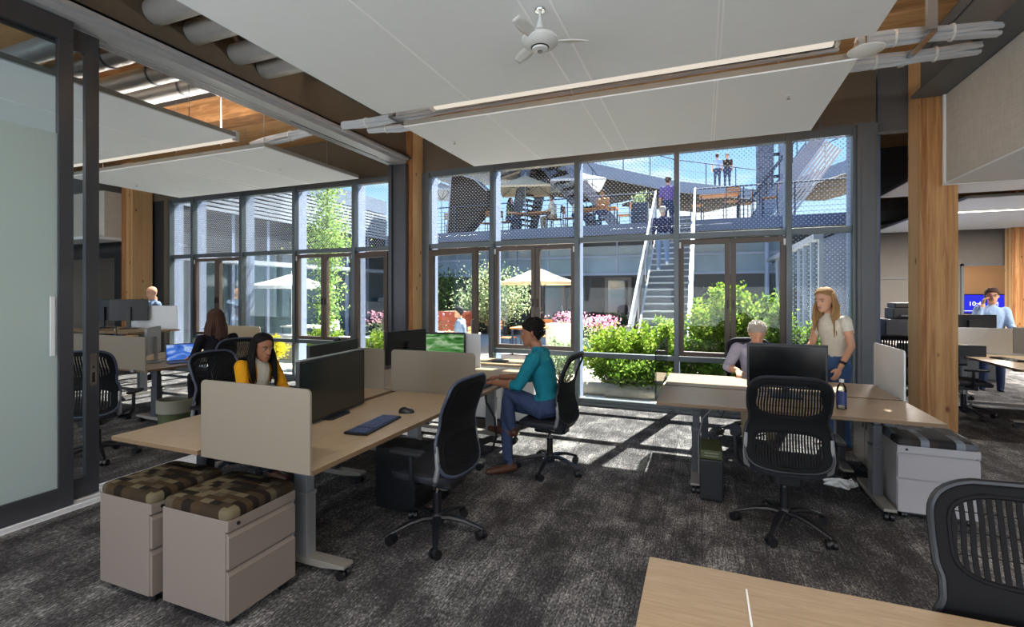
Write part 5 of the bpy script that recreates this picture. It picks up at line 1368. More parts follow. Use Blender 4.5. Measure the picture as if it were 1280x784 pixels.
# raised desk
desk('raised desk with two black monitors at the far left', -9.7, -7.8, 4.5, 5.26, along='x', lam='laminate', leg_mat='leg_dark', z=1.05)
monitor('black monitor on the raised desk, left one', -9.15, 4.95, 1.05, R(15), w=.56, h=.34, zc=1.35, face='screen_black')
monitor('black monitor on the raised desk, right one', -8.62, 5.0, 1.05, R(48), w=.50, h=.34, zc=1.35, face='screen_black')
end_screen('white rounded divider on the raised desk at the far left', -9.04, -7.84, 5.245, z0=1.02, z1=1.42, mat='screen_bright', r=.05)
make_chair('blue-grey mesh chair seen through the gap between the sliding doors', (-5.52, 2.92, 0), R(38), rim='chair_slate', base_rz=R(15), ribs=18)
make_chair('grey mesh chair the dark-haired woman at the laptop sits on', (-5.45, 4.25, 0), R(80), rim='chair_slate', base_rz=R(25))
t = thing('laptop', 'open laptop with a blue picture on its screen', 'laptop', (-6.16, 4.2, .74), R(66))
mb = MB(); mb.prism(rrect(.33, .23, .015), 0, .016); mb.build('keyboard_deck', 'laptop_grey', t, bevel=.003)
mb = MB(); mb.prism(rrect(.33, .22, .01), -.005, .0, Matrix.Translation((0, .115, .016)) @ Matrix.Rotation(R(-14), 4, 'X') @ Matrix.Translation((0, 0, .11)) @ Matrix.Rotation(R(90), 4, 'X')); mb.build('lid', 'laptop_grey', t)
mb = MB(); mb.prism(rrect(.31, .20, .005), .0005, .0015, Matrix.Translation((0, .115, .016)) @ Matrix.Rotation(R(-14), 4, 'X') @ Matrix.Translation((0, 0, .11)) @ Matrix.Rotation(R(90), 4, 'X')); mb.build('screen', 'screen_photo', t)
t = thing('water_bottle', 'small clear bottle standing by the beige divider beyond the doors', 'bottle', (-7.0, 3.9, .74)); mb = MB(); mb.lathe([(0, 0), (.034, 0), (.036, .3), (.015, .38), (.015, .43)], n=16); mb.build('bottle_body', 'bottle_clear', t, smooth=True); mb = MB(); mb.lathe([(0, .43), (.017, .43), (.017, .46), (0, .46)], n=12); mb.build('cap', 'black_plastic', t)
t = thing('waste_basket', 'olive basket with a grey rim under the desks beyond the doors', 'basket', (-5.98, 3.98, 0))
mb = MB(); mb.lathe([(0, .0), (.17, 0), (.185, .24), (.175, .24), (.16, .01), (0, .01)], n=32, cap=False); mb.build('basket_body', 'bin_olive', t, smooth=True)
mb = MB(); mb.lathe([(.184, .18), (.196, .19), (.196, .33), (.180, .34), (.172, .33), (.176, .2)], n=32, cap=False); mb.build('liner_rim', 'bin_rim', t, smooth=True)
# ------------------------------------------------------------------ people
HEAD = [(-.118, .020, .078, .030), (-.108, .038, .090, .0), (-.090, .050, .094, -.03), (-.06, .060, .090, -.055), (-.03, .066, .089, -.078), (0, .070, .086, -.090),
        (.03, .073, .089, -.097), (.06, .072, .083, -.095), (.085, .063, .066, -.083), (.104, .045, .040, -.060), (.115, .022, .010, -.035), (.118, .004, -.01, -.02)]
def ring_mesh(rings, n=20):
    """rings: list of (centre, xaxis*a, yaxis*b)"""
    vs = []; fs = []
    for c, u, w in rings:
        for j in range(n):
            a = 2 * PI * j / n; vs.append(c + u * math.cos(a) + w * math.sin(a))
    for i in range(len(rings) - 1):
        for j in range(n): fs.append((i * n + j, i * n + (j + 1) % n, (i + 1) * n + (j + 1) % n, (i + 1) * n + j))
    fs += [tuple(range(n))[::-1], tuple((len(rings) - 1) * n + j for j in range(n))]
    return vs, fs
def person(label, loc, rz, J, cols, hair=None, voxel=.011, scale=1.0, head_rot=(0, 0, 0), sleeve=.45, fem=False, hands=(None, None), fingers=True, extra=None, group=None, detail=True, collar=True):
    """J: joints in local metres, facing +Y.  cols: skin, top, bottom, shoe"""
    t = thing('person', label, 'person', loc, rz, group); t.scale = (scale,) * 3
    J = {k: Vector(v) for k, v in J.items()}
    W = 1.0 if not fem else .88
    mb = MB(); seg = []                                 # seg: (a, b, ra, rb, material)
    skin, top, bot, shoe = 0, 1, 2, 3
    lat = (J['shR'] - J['shL']).normalized()
    # torso
    pel, che, nek = J['pelvis'], J['chest'], J['neck']
    up0 = (che - pel).normalized(); up1 = (nek - che).normalized()
    def fr(up, lat_): 
        f = up.cross(lat_).normalized(); return lat_ - up * lat_.dot(up), f
    hl = (J['hipR'] - J['hipL']).normalized()
    prof = [(pel - up0 * .10, .10 * W, .09, hl), (pel - up0 * .05, .155 * W * (1.08 if fem else 1), .115, hl), (pel + up0 * .03, .162 * W * (1.1 if fem else 1), .115, hl), (pel.lerp(che, .38), .140 * W * (.92 if fem else 1), .100, hl.lerp(lat, .4)),
            (pel.lerp(che, .7), .150 * W, .108, hl.lerp(lat, .8)), (che, .168 * W, .116 if not fem else .122, lat), (che.lerp(nek, .45), .180 * W, .104, lat), (che.lerp(nek, .75), .150 * W, .082, lat), (che.lerp(nek, .92), .085 * W, .068, lat), (nek, .056, .056, lat)]
    rings = []
    for i, (c, a, b, l_) in enumerate(prof):
        up = up0 if i < 5 else up1; l2 = (l_ - up * l_.dot(up)).normalized(); f = up.cross(l2).normalized(); rings.append((c, l2 * a, f * b))
    head = J['head']; HR = Matrix.Rotation(head_rot[2], 3, 'Z') @ Matrix.Rotation(head_rot[0], 3, 'X') @ Matrix.Rotation(head_rot[1], 3, 'Y')
    v, f = ring_mesh(rings); mb.add(v, f)
    for i in range(len(prof) - 1):
        c0, c1 = prof[i][0], prof[i + 1][0]
        m_ = bot if i < 2 else top
        for off in (-.8, 0, .8):
            seg.append((c0 + prof[i][3] * prof[i][1] * off * .7, c1 + prof[i + 1][3] * prof[i + 1][1] * off * .7, prof[i][2] * 1.0, prof[i + 1][2] * 1.0, m_ if i < 8 else skin))
    base_h = head + HR @ Vector((0, -.02, -.09))
    mb.tube([nek - up1 * .02, nek.lerp(base_h, .5), base_h], [.058 * (.86 if fem else 1), .052 * (.84 if fem else 1), .053 * (.86 if fem else 1)], 14)
    seg.append((nek, base_h, .056, .06, skin)); 
    # head with nose, ears, chin, brow
    rings = []
    for z, w_, yf, yb in HEAD: rings.append((head + HR @ Vector((0, (yf + yb) / 2, z)), HR @ Vector((w_, 0, 0)), HR @ Vector((0, (yf - yb) / 2, 0))))
    v, f = ring_mesh(rings, 28); mb.add(v, f); seg.append((head + HR @ Vector((0, -.01, -.05)), head + HR @ Vector((0, -.015, .05)), .095, .10, skin)); seg.append((head + HR @ Vector((0, .05, -.08)), head + HR @ Vector((0, .09, -.02)), .04, .03, skin))
    def HP(x, y, z): return head + HR @ Vector((x, y, z))
    if detail:
        mb.tube([HP(0, .084, .022), HP(0, .100, -.008), HP(0, .112, -.030), HP(0, .092, -.042)], [.008, .011, .014, .008], 10)
        for e in (-1, 1):
            mb.ball(HP(.011 * e, .096, -.032), .009, 8, 6); mb.tube([HP(.071 * e, -.012, .028), HP(.080 * e, -.022, .018), HP(.078 * e, -.018, -.018), HP(.070 * e, -.006, -.030)], [.010, .013, .011, .007], 8)
            mb.tube([HP(.018 * e, .088, .028), HP(.045 * e, .080, .030)], [.008, .006], 8)
        mb.tube([HP(-.022, .086, -.064), HP(0, .094, -.062), HP(.022, .086, -.064)], [.005, .008, .005], 8)
        mb.ball(HP(0, .078, -.098), .020, 10, 8)
    # arms
    for e, s_ in ((-1, 'L'), (1, 'R')):
        sh, el, wr = J['sh' + s_], J['el' + s_], J['wr' + s_]
        r = [.058, .050, .044, .036, .028] if not fem else [.047, .041, .036, .030, .024]
        mb.tube([sh.lerp(che.lerp(nek, .6), .25), sh, sh.lerp(el, .5), el, el.lerp(wr, .35), wr], [.05, r[0], r[1], r[2], r[3] * 1.08, r[4]], 14)
        mb.ball(sh, r[0] * 1.08, 14, 10)
        sv = sleeve[0 if e < 0 else 1] if isinstance(sleeve, tuple) else sleeve
        P = [(0, sh, r[0] * 1.1), (.5, el, r[2]), (1, wr, r[4])]
        def at(u): return sh.lerp(el, u * 2) if u < .5 else el.lerp(wr, u * 2 - 1)
        def ra(u): return r[0] + (r[2] - r[0]) * u * 2 if u < .5 else r[2] + (r[4] - r[2]) * (u * 2 - 1)
        # sleeve as a slightly wider tube with an open-looking cuff
        us = [0] + [k / 8 for k in range(1, 9) if k / 8 < sv] + [sv]
        if sv > .05: mb.tube([at(u) for u in us], [ra(u) + .010 for u in us], 14)
        for k in range(10):
            u0, u1 = k / 10, (k + 1) / 10; seg.append((at(u0), at(u1), ra(u0) + .01, ra(u1) + .01, top if u1 <= sv + .02 else skin))
        # hand
        hd = hands[0 if e < 0 else 1]
        fw = (Vector(hd[0]) if hd else (wr - el)).normalized(); pn = Vector(hd[1]) if hd else Vector((e, 0, 0)); pn = (pn - fw * pn.dot(fw)).normalized(); sd = fw.cross(pn)
        curl = hd[2] if hd else .35
        k_ = .92 if fem else 1.0
        pal = wr + fw * .045 * k_
        m_ = Matrix((sd, fw, pn)).transposed().to_4x4(); m_.translation = wr + fw * .048 * k_
        mb.ball((0, 0, 0), 1, 14, 10, (.040 * k_, .055 * k_, .016 * k_), m_)
        seg.append((wr, wr + fw * .16, .03, .03, skin))
        if fingers:
            for q, (o, L) in enumerate(((-.030, .062), (-.010, .074), (.010, .078), (.030, .070))):
                p0 = wr + fw * .085 * k_ + sd * o * k_ * .95; d = fw.copy(); pts = [p0 - fw * .02]; 
                cc = curl
                for st in range(3):
                    d = (fw * math.cos(cc) - pn * math.sin(cc)); p0 = p0 + d * L * k_ * (.42, .32, .26)[st]; pts.append(p0); cc += curl * .9
                mb.tube([pts[0], *pts[1:]], [.0095 * k_, .0092 * k_, .0085 * k_, .0072 * k_], 8)
            side = 1 if (e > 0) else -1
            th0 = wr + fw * .025 + sd * side * -.030 * k_
            mb.tube([th0, th0 + (fw * .6 - sd * side * .6 - pn * .3).normalized() * .035, th0 + (fw * .9 - sd * side * .5 - pn * .4).normalized() * .066], [.014, .0115, .0095], 8)
    # legs
    for s_ in ('L', 'R'):
        hp, kn, an, to = J['hip' + s_], J['kn' + s_], J['an' + s_], J['toe' + s_]
        g = .95 if fem else 1
        mb.tube([pel.lerp(hp, .5), hp, hp.lerp(kn, .5), kn, kn.lerp(an, .3), an], [.10 * g, .094 * g, .080 * g, .062 * g, .060 * g, .046], 16)
        seg += [(pel.lerp(hp, .5), hp, .10, .09, bot), (hp, kn, .092, .062, bot), (kn, an, .062, .046, bot)]
        fd = (to - an); heel = an - Vector((fd.x, fd.y, 0)).normalized() * .055 + Vector((0, 0, -.04)) if fd.length > 0 else an
        dn = J.get('sole' + s_); heel = Vector(dn) if dn else heel
        mb.tube([heel, an + Vector((0, 0, -.045)).lerp(Vector((0, 0, 0)), 0) if not dn else heel.lerp(to, .35), heel.lerp(to, .62), to], [.036, .042, .042, .028], 12, flat=.85)
        mb.tube([an, an.lerp(heel, .5)], [.042, .042], 12)
        seg += [(heel, to, .045, .035, shoe), (an.lerp(heel, .55), heel, .04, .04, shoe)]
    me = bpy.data.meshes.new('tmp'); me.from_pydata([tuple(p) for p in mb.v], [], mb.f); me.update()
    o = bpy.data.objects.new('body', me); col.objects.link(o)
    rm = o.modifiers.new('r', 'REMESH'); rm.mode = 'VOXEL'; rm.voxel_size = voxel / scale; rm.use_smooth_shade = True
    sm = o.modifiers.new('s', 'SMOOTH'); sm.factor = .5; sm.iterations = 3 if detail else 2
    bpy.context.view_layer.update(); dg = bpy.context.evaluated_depsgraph_get()
    m2 = bpy.data.meshes.new_from_object(o.evaluated_get(dg)); o.modifiers.clear(); o.data = m2; bpy.data.meshes.remove(me)
    m2.materials.clear()
    for c_ in cols: m2.materials.append(M[c_])
    n = len(m2.polygons); cen = np.empty(n * 3); m2.polygons.foreach_get('center', cen); cen = cen.reshape(-1, 3)
    best = np.full(n, 1e9); idx = np.zeros(n, int)
    for a, b, r0, r1, mt in seg:
        a_, b_ = np.array(a), np.array(b); ab = b_ - a_; u = np.clip(((cen - a_) @ ab) / max(1e-9, ab @ ab), 0, 1)
        d = np.linalg.norm(cen - (a_ + u[:, None] * ab), axis=1) - (r0 + (r1 - r0) * u); m_ = d < best; best[m_] = d[m_]; idx[m_] = mt
    if extra: idx = extra(cen, idx)
    m2.polygons.foreach_set('material_index', idx.astype('i4')); m2.polygons.foreach_set('use_smooth', [True] * n); m2.update()
    o.parent = t
    # face
    if detail:
        for e, nm in ((-1, 'eye'), (1, 'eye')):
            q = MB(); q.ball(HP(.031 * e, .0765, .006), .0112, 12, 8); ey = q.build(nm, 'eye_white', t, smooth='all')
            q = MB(); q.ball(HP(.031 * e, .0825, .004), .0064, 10, 6); q.build('iris', 'eye_dark', ey, smooth='all')
            q = MB(); q.tube([HP(.014 * e, .093, .030), HP(.032 * e, .090, .035), HP(.052 * e, .076, .030)], [.003, .004, .002], 6); q.build('eyebrow', hair[1] if hair else 'hair_black', t)
            q = MB(); q.tube([HP(.018 * e, .0875, .014), HP(.031 * e, .0905, .018), HP(.046 * e, .082, .014)], [.003, .0035, .002], 6); q.build('eyelid', cols[0], t, smooth='all')
        q = MB(); q.tube([HP(-.021, .089, -.063), HP(-.007, .098, -.0605), HP(0, .0985, -.0615), HP(.007, .098, -.0605), HP(.021, .089, -.063)], [.002, .0045, .004, .0045, .002], 8, flat=.8); q.build('lips', 'lips', t, smooth='all')
    if collar:
        fc = (J['head'] - nek); fw_ = up1.cross(lat).normalized(); cb = nek - up1 * .012
        q = MB(); q.tube([cb + lat * (.066 * math.cos(a)) * (.9 if fem else 1) + fw_ * (.064 * math.sin(a)) + up1 * (-.020 * max(0, math.sin(a))) for a in [R(118 + 304 * k / 16) for k in range(17)]], [.006] + [.009] * 15 + [.006], 8, flat=1.9, up=tuple(up1)); q.build('collar', cols[1], t, smooth='all')
    # hair
    if hair:
        kind, hm = hair; q = MB(); NU, NV = 36, 16; zf = {'short': (.074, .012, -.075), 'long': (.092, .03, -.10), 'bald': (.0, .0, 0)}[kind if kind in ('short', 'long') else 'short']
        def hr(z):
            for i in range(len(HEAD) - 1):
                if HEAD[i][0] <= z <= HEAD[i + 1][0]:
                    u = (z - HEAD[i][0]) / (HEAD[i + 1][0] - HEAD[i][0]); return [HEAD[i][k] + (HEAD[i + 1][k] - HEAD[i][k]) * u for k in (1, 2, 3)]
            return HEAD[-1][1:]
        th_ = .015 if kind == 'short' else .013
        rr = random.Random(4)
        if kind != 'none':
            def fn(u, v):
                a = 2 * PI * u; fr_ = math.sin(a)          # +1 front
                zlo = zf[0] + (zf[1] - zf[0]) * min(1, (1 - fr_)) if fr_ > 0 else zf[1] + (zf[2] - zf[1]) * (-fr_)
                z = zlo + (.1179 - zlo) * v
                w_, yf, yb = hr(z); g = th_ * (.55 + .45 * min(1, v * 4)) * (1 + .12 * math.sin(a * 17 + v * 6))
                top_ = th_ * 1.0 * v ** 2
                return HP((w_ + g) * math.cos(a), (yf + yb) / 2 + ((yf - yb) / 2 + g) * math.sin(a), z + top_)
            q.grid(fn, NU, NV)
            ho = q.build('hair', hm, t, smooth='all', solid=.006)
            if kind == 'short':
                tf = MB()
                for _ in range(420 if detail else 0):
                    u, v = rr.random(), rr.random() ** .8; p0 = fn(u, v); p1 = fn(u + rr.uniform(-.02, .02), min(1, v + .03)); bk = (HR @ Vector((rr.uniform(-.5, .5), -1, -.15 + .5 * v))).normalized()
                    o_ = (p0 - HP(0, -.01, .0)).normalized(); tf.tube([p0 - o_ * .004, p0 + o_ * .005 + bk * .010, p0 + o_ * .004 + bk * .024], [.0045, .004, .0008], 5)
                if detail: tf.build('hair_tufts', hm, t, smooth='all')
            if kind == 'long':
                L = hair_len.get(label, .30)
                lk = MB()
                for row in range(3):
                    for k in range(30):
                        a = R(-200 + 220 * (k + .5) / 30) + rr.uniform(-.04, .04)    # round the back from ear to ear
                        if not (math.sin(a) < front_lim.get(label, .30)): continue
                        z = .07 - .035 * row; w_, yf, yb = hr(z)
                        x, y = (w_ + .014) * math.cos(a), (yf + yb) / 2 + ((yf - yb) / 2 + .012) * math.sin(a)
                        sp = 1.12 + .10 * row; l_ = L * rr.uniform(.85, 1.1)
                        pts = [HP(x, y, z), HP(x * 1.07, y * 1.04 - .002, z - .07), None, None, None]
                        p1 = HP(x * 1.07, y * 1.04, z - .07); dwn = Vector((0, 0, -1))
                        out_ = (HR @ Vector((x, y, 0))).normalized()
                        frontw = (HR @ Vector((0, 1, 0))) * (.035 if math.sin(a) > -.1 else .0)
                        for j, q_ in enumerate((.33, .66, 1.0)):
                            pts[2 + j] = p1 + dwn * (l_ - .07) * q_ + out_ * (.007 + .014 * q_) * sp * (1 if j < 2 else .6) + frontw * q_ + Vector((rr.uniform(-.012, .012), rr.uniform(-.012, .012), 0)) + out_ * .010 * math.sin(q_ * 6 + k * .9)
                        lk.tube(pts, [.010, .0135, .014, .012, .003], 7)
                lk.build('hair_locks', hm, t, smooth='all')
    return t
hair_len = {}; front_lim = {}
def stand(dx=0):
    return dict(pelvis=(0, 0, .96), chest=(0, 0, 1.27), neck=(0, -.01, 1.47), head=(0, .02, 1.635), shL=(-.18, -.01, 1.42), shR=(.18, -.01, 1.42), elL=(-.23, -.03, 1.13), elR=(.23, -.03, 1.13),
                wrL=(-.24, .05, .90), wrR=(.24, .05, .90), hipL=(-.09, 0, .90), hipR=(.09, 0, .90), knL=(-.10, .02, .50), knR=(.10, .02, .50), anL=(-.11, -.03, .09), anR=(.11, -.03, .09), toeL=(-.12, .15, .03), toeR=(.12, .15, .03))
def sit(h=.47):
    z = h + .10
    return dict(pelvis=(0, -.05, z), chest=(0, -.02, z + .32), neck=(0, .0, z + .51), head=(0, .04, z + .675), shL=(-.18, -.01, z + .46), shR=(.18, -.01, z + .46), elL=(-.22, .04, z + .20), elR=(.22, .04, z + .20),
                wrL=(-.16, .26, z + .20), wrR=(.16, .26, z + .20), hipL=(-.09, -.03, z - .01), hipR=(.09, -.03, z - .01), knL=(-.12, .42, h + .06), knR=(.12, .42, h + .06), anL=(-.12, .38, .09), anR=(.12, .38, .09), toeL=(-.13, .56, .03), toeR=(.13, .56, .03))

# man in the teal shirt: faces -X (local +Y), near side is his left
j = sit(.48)
j.update(pelvis=(0, -.05, .60), chest=(0, .02, .90), neck=(.0, .07, 1.10), head=(.0, .125, 1.255), shL=(-.185, .05, 1.04), shR=(.185, .06, 1.04),
         elL=(-.235, .18, .80), elR=(.215, .22, .80), wrL=(-.12, .46, .795), wrR=(.13, .50, .80),
         hipL=(-.09, .0, .57), hipR=(.09, .0, .56), knL=(-.11, .34, .725), knR=(.04, .40, .55), anL=(-.07, .30, .38), toeL=(-.05, .54, .345), soleL=(-.08, .24, .33),
         anR=(-.17, .30, .10), toeR=(-.33, .45, .035), soleR=(-.14, .23, .045))
teal = person('man in a teal shirt and jeans sitting cross-legged and typing', (-1.35, 4.25, 0), R(92), j, ('skin_tan', 'cloth_teal', 'cloth_denim', 'leather_brown'), ('short', 'hair_black'), voxel=.0085,
       head_rot=(R(-8), 0, R(6)), sleeve=(.66, .66), hands=(((0.05, 1, -.12), (0, .1, 1), .35), ((-.05, 1, -.12), (0, .1, 1), .35)))
mb = MB(); mb.tube([(-.14, .372, .79), (-.132, .392, .79)], .034, 16); o = mb.build('watch', 'black_plastic', teal)
# woman standing in the cream blouse
j = stand()
j.update(pelvis=(0, .0, .95), chest=(.0, .02, 1.25), neck=(0, .07, 1.44), head=(0, .13, 1.595), shL=(-.165, .04, 1.385), shR=(.165, .04, 1.385),
         elL=(-.215, .02, 1.12), wrL=(-.20, .14, .90), elR=(.20, .10, 1.12), wrR=(.10, .28, 1.02))
WL = 'woman in a cream blouse and jeans standing and smiling down at the desk'
hair_len[WL] = .36; front_lim[WL] = .12
wst = person(WL, (1.31, 6.02, -.04), R(122), j, ('skin_light', 'cloth_cream', 'cloth_denim_light', 'leather_brown'), ('long', 'hair_blonde'), voxel=.0085, fem=True,
       head_rot=(R(-16), 0, R(12)), sleeve=.26, collar=False, hands=(((0, .5, -1), (-1, 0, 0), .3), ((-.2, 1, -.4), (0, 0, 1), .3)))
mb = MB(); mb.tube([(-.2027, .118, .94), (-.2033, .104, .965)], .031, 16); mb.build('watch', 'black_plastic', wst)
mb = MB(); mb.tube([HPx for HPx in [Vector((0, .13, 1.595)) + (Matrix.Rotation(R(12), 3, 'Z') @ Matrix.Rotation(R(-16), 3, 'X')) @ Vector(q) for q in ((-.018, .098, -.068), (0, .103, -.073), (.018, .098, -.068))]], [.002, .004, .002], 6); mb.build('teeth', 'eye_white', wst)
# man in the lilac shirt, behind the monitor
j = sit(.47); j.update(chest=(0, .03, .89), neck=(0, .12, 1.06), head=(0, .22, 1.175), shL=(-.19, .08, 1.0), shR=(.19, .08, 1.0), elR=(.30, .27, .80), wrR=(.20, .45, .79), elL=(-.26, .26, .80), wrL=(-.12, .45, .79))
person('man in a lilac shirt with grey hair bent over behind the black monitor', (.56, 6.15, 0), R(180), j, ('skin_light', 'cloth_lilac', 'cloth_khaki', 'leather_brown'), ('short', 'hair_grey'), voxel=.0095,
       head_rot=(R(-28), 0, R(4)), sleeve=.72, hands=(((0, 1, -.1), (0, 0, 1), .3), ((0, 1, -.1), (0, 0, 1), .3)))
# woman in yellow
j = sit(.47); j.update(pelvis=(0, -.04, .57), chest=(0, .0, .86), neck=(0, .04, 1.01), head=(0, .095, 1.125), shL=(-.165, .02, .96), shR=(.165, .02, .975), elL=(-.21, .12, .73), elR=(.21, .12, .73), wrL=(-.10, .30, .70), wrR=(.10, .30, .70))
YL = 'woman in a yellow cardigan with long dark hair, seated behind the near beige divider'
hair_len[YL] = .34
def yl(cen, idx):
    m_ = (idx == 1) & (cen[:, 1] > .02) & (np.abs(cen[:, 0]) < .060 + .04 * (1.0 - cen[:, 2])); idx = idx.copy(); idx[m_] = 4; return idx
person(YL, (-3.86, 3.30, 0), R(-92), j, ('skin_tan', 'cloth_yellow', 'cloth_black', 'leather_brown', 'cloth_cream'), ('long', 'hair_black'), voxel=.0085, fem=True, head_rot=(R(-14), 0, R(-8)), sleeve=.95, collar=False,
       hands=(((0, 1, -.1), (0, 0, 1), .3), ((0, 1, -.1), (0, 0, 1), .3)), extra=yl)
# dark-haired woman at the laptop
j = sit(.52); j.update(head=(0, .06, 1.30), neck=(0, .02, 1.14), elR=(.22, .12, .86), wrR=(.18, .40, .82), elL=(-.22, .10, .86), wrL=(-.16, .36, .82))
DL = 'woman in black with long brown hair seen from behind at the laptop'
hair_len[DL] = .40
person(DL, (-5.52, 4.18, 0), R(75), j, ('skin_light', 'cloth_black', 'cloth_black', 'cloth_black'), ('long', 'hair_brown'), voxel=.011, fem=True, head_rot=(R(-8), 0, R(8)), sleeve=.92, hands=(((0, 1, -.1), (0, 0, 1), .3), ((0, 1, -.1), (0, 0, 1), .3)))
# bald man at the raised desk
person('bald man in a grey-blue shirt at the raised desk at the far left', (-9.72, 6.05, 0), R(165), stand(), ('skin_light', 'cloth_greyblue', 'cloth_denim', 'cloth_black'), None, voxel=.013, head_rot=(R(-14), 0, R(20)), sleeve=.9)
# man on the phone
j = stand(); j.update(shL=(-.165, -.01, 1.40), shR=(.165, .0, 1.41), elR=(.235, .17, 1.22), wrR=(.13, .12, 1.50), elL=(-.215, .05, 1.14), wrL=(-.24, .28, 1.06))
ph = person('man in a light blue shirt standing with a phone at his ear', (4.50, 10.45, -.06), R(168), j, ('skin_light', 'cloth_blue', 'cloth_denim', 'cloth_black'), ('short', 'hair_brown'), voxel=.011, head_rot=(R(-4), 0, R(-6)), sleeve=.96,
       hands=(None, ((-.1, .1, 1), (1, .2, 0), .7)))
mb = MB(); mb.prism(rrect(.02, .14, .008), -.008, .008, Matrix.Translation((.105, .12, 1.60)) @ Matrix.Rotation(R(10), 4, 'Y') @ Matrix.Rotation(R(90), 4, 'X')); o = mb.build('telephone', 'black_plastic'); o.parent = None
o.matrix_world = Matrix.Translation((4.50, 10.45, -.06)) @ Matrix.Rotation(R(168), 4, 'Z'); tag(o, 'black phone held to the ear of the man in the light blue shirt', 'phone')
mb = MB()
for e in (-1, 1): mb.tube([Vector((0, .02, 1.635)) + Vector((.031 * e + .022 * math.cos(a), .098, .008 + .016 * math.sin(a))) for a in [2 * PI * k / 14 for k in range(14)]], .002, 5, closed=True)
mb.tube([(-.009, .12, 1.645), (.009, .12, 1.645)], .002, 5); mb.build('spectacles', 'black_plastic', ph)

# people outdoors
def far(label, loc, rz, j, cols, hair=('short', 'hair_brown'), vox=.02, **k): return person(label, loc, rz, j, cols, hair, voxel=vox, detail=False, fingers=vox < .016, **k)
sy = lambda y: (y - 10.2) / .273 * .1735
j = stand(); j.update(knL=(-.10, .16, .54), anL=(-.11, .10, .26), toeL=(-.12, .28, .20))
far('man in a purple shirt and jeans near the top of the outdoor stair', (-.98, 15.55, sy(15.62)), R(0), j, ('skin_light', 'cloth_purple', 'cloth_denim', 'cloth_black'), ('short', 'hair_brown'), .015, sleeve=.5)
j = stand(); j.update(knR=(.10, .16, .54), anR=(.11, .10, .26), toeR=(.12, .28, .20))
far('grey-haired person in a navy top and grey trousers climbing the outdoor stair', (-1.0, 13.62, sy(13.68)), R(0), j, ('skin_light', 'cloth_navy', 'cloth_greyblue', 'planter_white'), ('short', 'hair_grey'), .015, sleeve=.8)
far('man in a blue shirt sitting outside beyond the open window leaf', (-5.1, 9.75, -.03), R(100), sit(.45), ('skin_light', 'cloth_greyblue', 'cloth_khaki', 'cloth_black'), ('short', 'hair_black'), .015)
out_chair('outdoor chair the man in the blue shirt sits on', -5.1, 9.75, R(100))
far('person in orange seated at the right terrace table', (-3.3, 17.25, 3.97), R(160), sit(.45), ('skin_tan', 'wood_orange', 'cloth_denim', 'cloth_black'), ('short', 'hair_black'), .022)
far('person in pale clothes seated at the right terrace table, left side', (-4.35, 17.5, 3.97), R(-80), sit(.45), ('skin_light', 'cloth_cream', 'cloth_denim', 'cloth_black'), ('short', 'hair_brown'), .022)
far('person in a white top seated at the left terrace table, right side', (-5.25, 17.5, 3.97), R(80), sit(.45), ('skin_light', 'cloth_cream', 'cloth_khaki', 'cloth_black'), ('short', 'hair_brown'), .022)
hl = 'long-haired person in green seated at the left terrace table, left side'; hair_len[hl] = .35
far(hl, (-6.95, 17.4, 3.97), R(-90), sit(.45), ('skin_light', 'cushion_green', 'cloth_denim', 'cloth_black'), ('long', 'hair_black'), .022)
q = at_z(897, 233, 6.9)
far('person in light blue standing on the high footbridge', (q.x, q.y + .6, 6.9), R(0), stand(), ('skin_light', 'cloth_blue', 'cloth_denim', 'cloth_black'), ('short', 'hair_brown'), .028)
q = at_z(907, 233, 6.9)
far('person in brown standing on the high footbridge beside the one in light blue', (q.x + .1, q.y + .6, 6.9), R(180), stand(), ('skin_light', 'soffit_brown', 'cloth_denim', 'cloth_black'), ('short', 'hair_black'), .028)
# ------------------------------------------------------------------ light
w = bpy.data.worlds.new('sky'); scene.world = w; w.use_nodes = True; nt = w.node_tree; nt.nodes.clear()
out = nt.nodes.new('ShaderNodeOutputWorld'); bg = nt.nodes.new('ShaderNodeBackground')
tc = nt.nodes.new('ShaderNodeTexCoord'); sp = nt.nodes.new('ShaderNodeSeparateXYZ'); nt.links.new(tc.outputs['Generated'], sp.inputs[0])
rp = nt.nodes.new('ShaderNodeValToRGB'); e = rp.color_ramp.elements
e[0].position = 0; e[0].color = srgb('#cfe0ee'); e[1].position = .6; e[1].color = srgb('#5f95d6'); k = e.new(.2); k.color = srgb('#93bbe6')
nt.links.new(sp.outputs[2], rp.inputs[0])
mp = nt.nodes.new('ShaderNodeMapping'); mp.inputs['Scale'].default_value = (1, 1, 3); nt.links.new(tc.outputs['Generated'], mp.inputs[0])
ns = nt.nodes.new('ShaderNodeTexNoise'); ns.inputs['Scale'].default_value = 3.2; ns.inputs['Detail'].default_value = 6; nt.links.new(mp.outputs[0], ns.inputs['Vector'])
cr = nt.nodes.new('ShaderNodeValToRGB'); cr.color_ramp.elements[0].position = .52; cr.color_ramp.elements[1].position = .72
nt.links.new(ns.outputs['Fac'], cr.inputs[0])
mx = nt.nodes.new('ShaderNodeMix'); mx.data_type = 'RGBA'; nt.links.new(cr.outputs[0], mx.inputs[0]); nt.links.new(rp.outputs[0], mx.inputs[6]); mx.inputs[7].default_value = (.95, .95, .93, 1)
nt.links.new(mx.outputs[2], bg.inputs[0]); bg.inputs[1].default_value = 1.3; nt.links.new(bg.outputs[0], out.inputs[0])
sd = bpy.data.lights.new('sun', 'SUN'); so = bpy.data.objects.new('sun', sd); col.objects.link(so)
sd.energy = 31; sd.angle = R(.6); sd.color = (1, .95, .86)
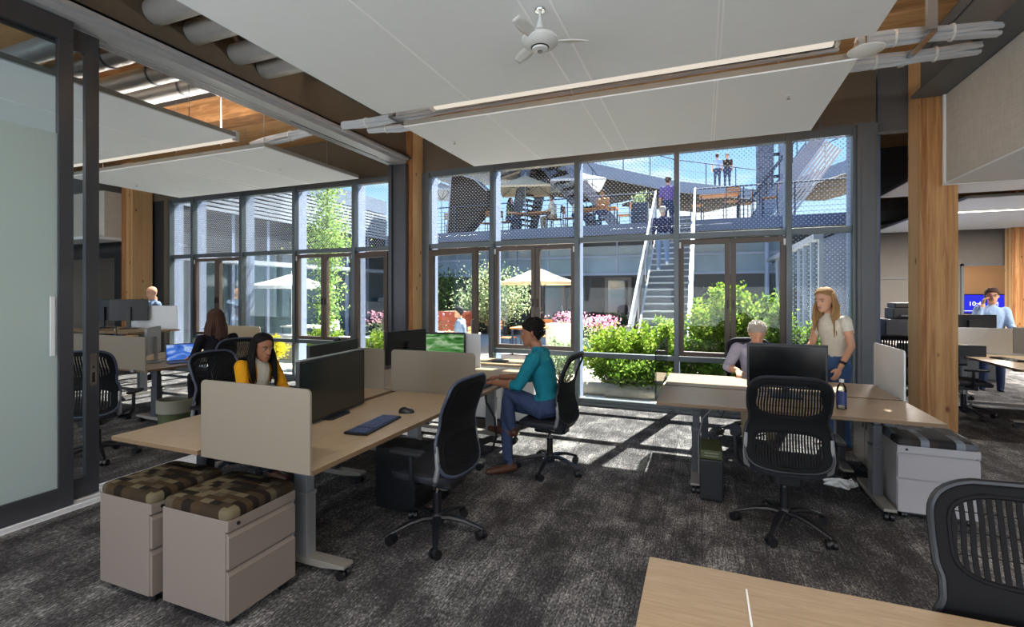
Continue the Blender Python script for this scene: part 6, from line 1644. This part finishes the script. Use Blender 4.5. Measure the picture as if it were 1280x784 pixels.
dv = Vector((.25, 1, 1.4)).normalized(); so.rotation_euler = dv.to_track_quat('Z', 'Y').to_euler(); so.location = (5, 20, 28)
def area(name, loc, sx, sy, power, down=True, colr=(1, .95, .88)):
    l = bpy.data.lights.new(name, 'AREA'); l.shape = 'RECTANGLE'; l.size = sx; l.size_y = sy; l.energy = power; l.color = colr
    o = bpy.data.objects.new(name, l); col.objects.link(o); o.location = loc
    o.rotation_euler = (0, 0, 0) if down else (PI, 0, 0); return o
# the long lights' own output: down through the diffuser and up onto the timber deck
area('lamp_long_right_up', (-.8, 4.20, 3.60), 3.3, .06, 110, False)
area('lamp_long_left_up', (-6.9, 4.18, 3.60), 3.3, .06, 55, False)
# unseen copies of the fittings, added behind the camera to light the room
for i, (x, y) in enumerate(((-.9, .2), (-.9, -1.6), (-7, .4), (4.5, .2), (4.5, -1.6))):
    long_light('slim ceiling light behind the camera', x - 1.6, x + 1.6, y, 3.46, 'slim ceiling lights at the back of the room')
    area('lamp_row', (x, y, 3.44), 3.2, .06, 35)
# added fill behind the camera, tilted up to brighten the ceiling panels
o = area('daylight_rear', (-2.5, -3.4, 1.2), 18, 1.6, 350, True, (.96, .98, 1)); o.rotation_euler = (R(128), 0, 0)
for x in (4.3, 6.8):
    area('lamp_arm', (x, 9.1, 3.38), 1.8, .08, 220); area('lamp_arm', (x, 13.5, 3.38), 1.8, .08, 380)
area('lamp_arm_left', (-15, 9.5, 3.38), 3, .08, 90)
area('lamp_amber_room', (7.9, 19.2, 2.9), 1.5, .5, 38, True, (1, .92, .8))
scene.view_settings.view_transform = 'Standard'; scene.view_settings.look = 'None'
scene.view_settings.exposure = .55; scene.view_settings.gamma = 1; scene.view_settings.use_curve_mapping = False
cy = scene.cycles
cy.max_bounces = 7; cy.diffuse_bounces = 4; cy.glossy_bounces = 3; cy.transmission_bounces = 6; cy.transparent_max_bounces = 24
cy.caustics_reflective = False; cy.caustics_refractive = False; cy.sample_clamp_indirect = 4; cy.use_denoising = True
try: cy.denoiser = 'OPENIMAGEDENOISE'
except Exception: pass
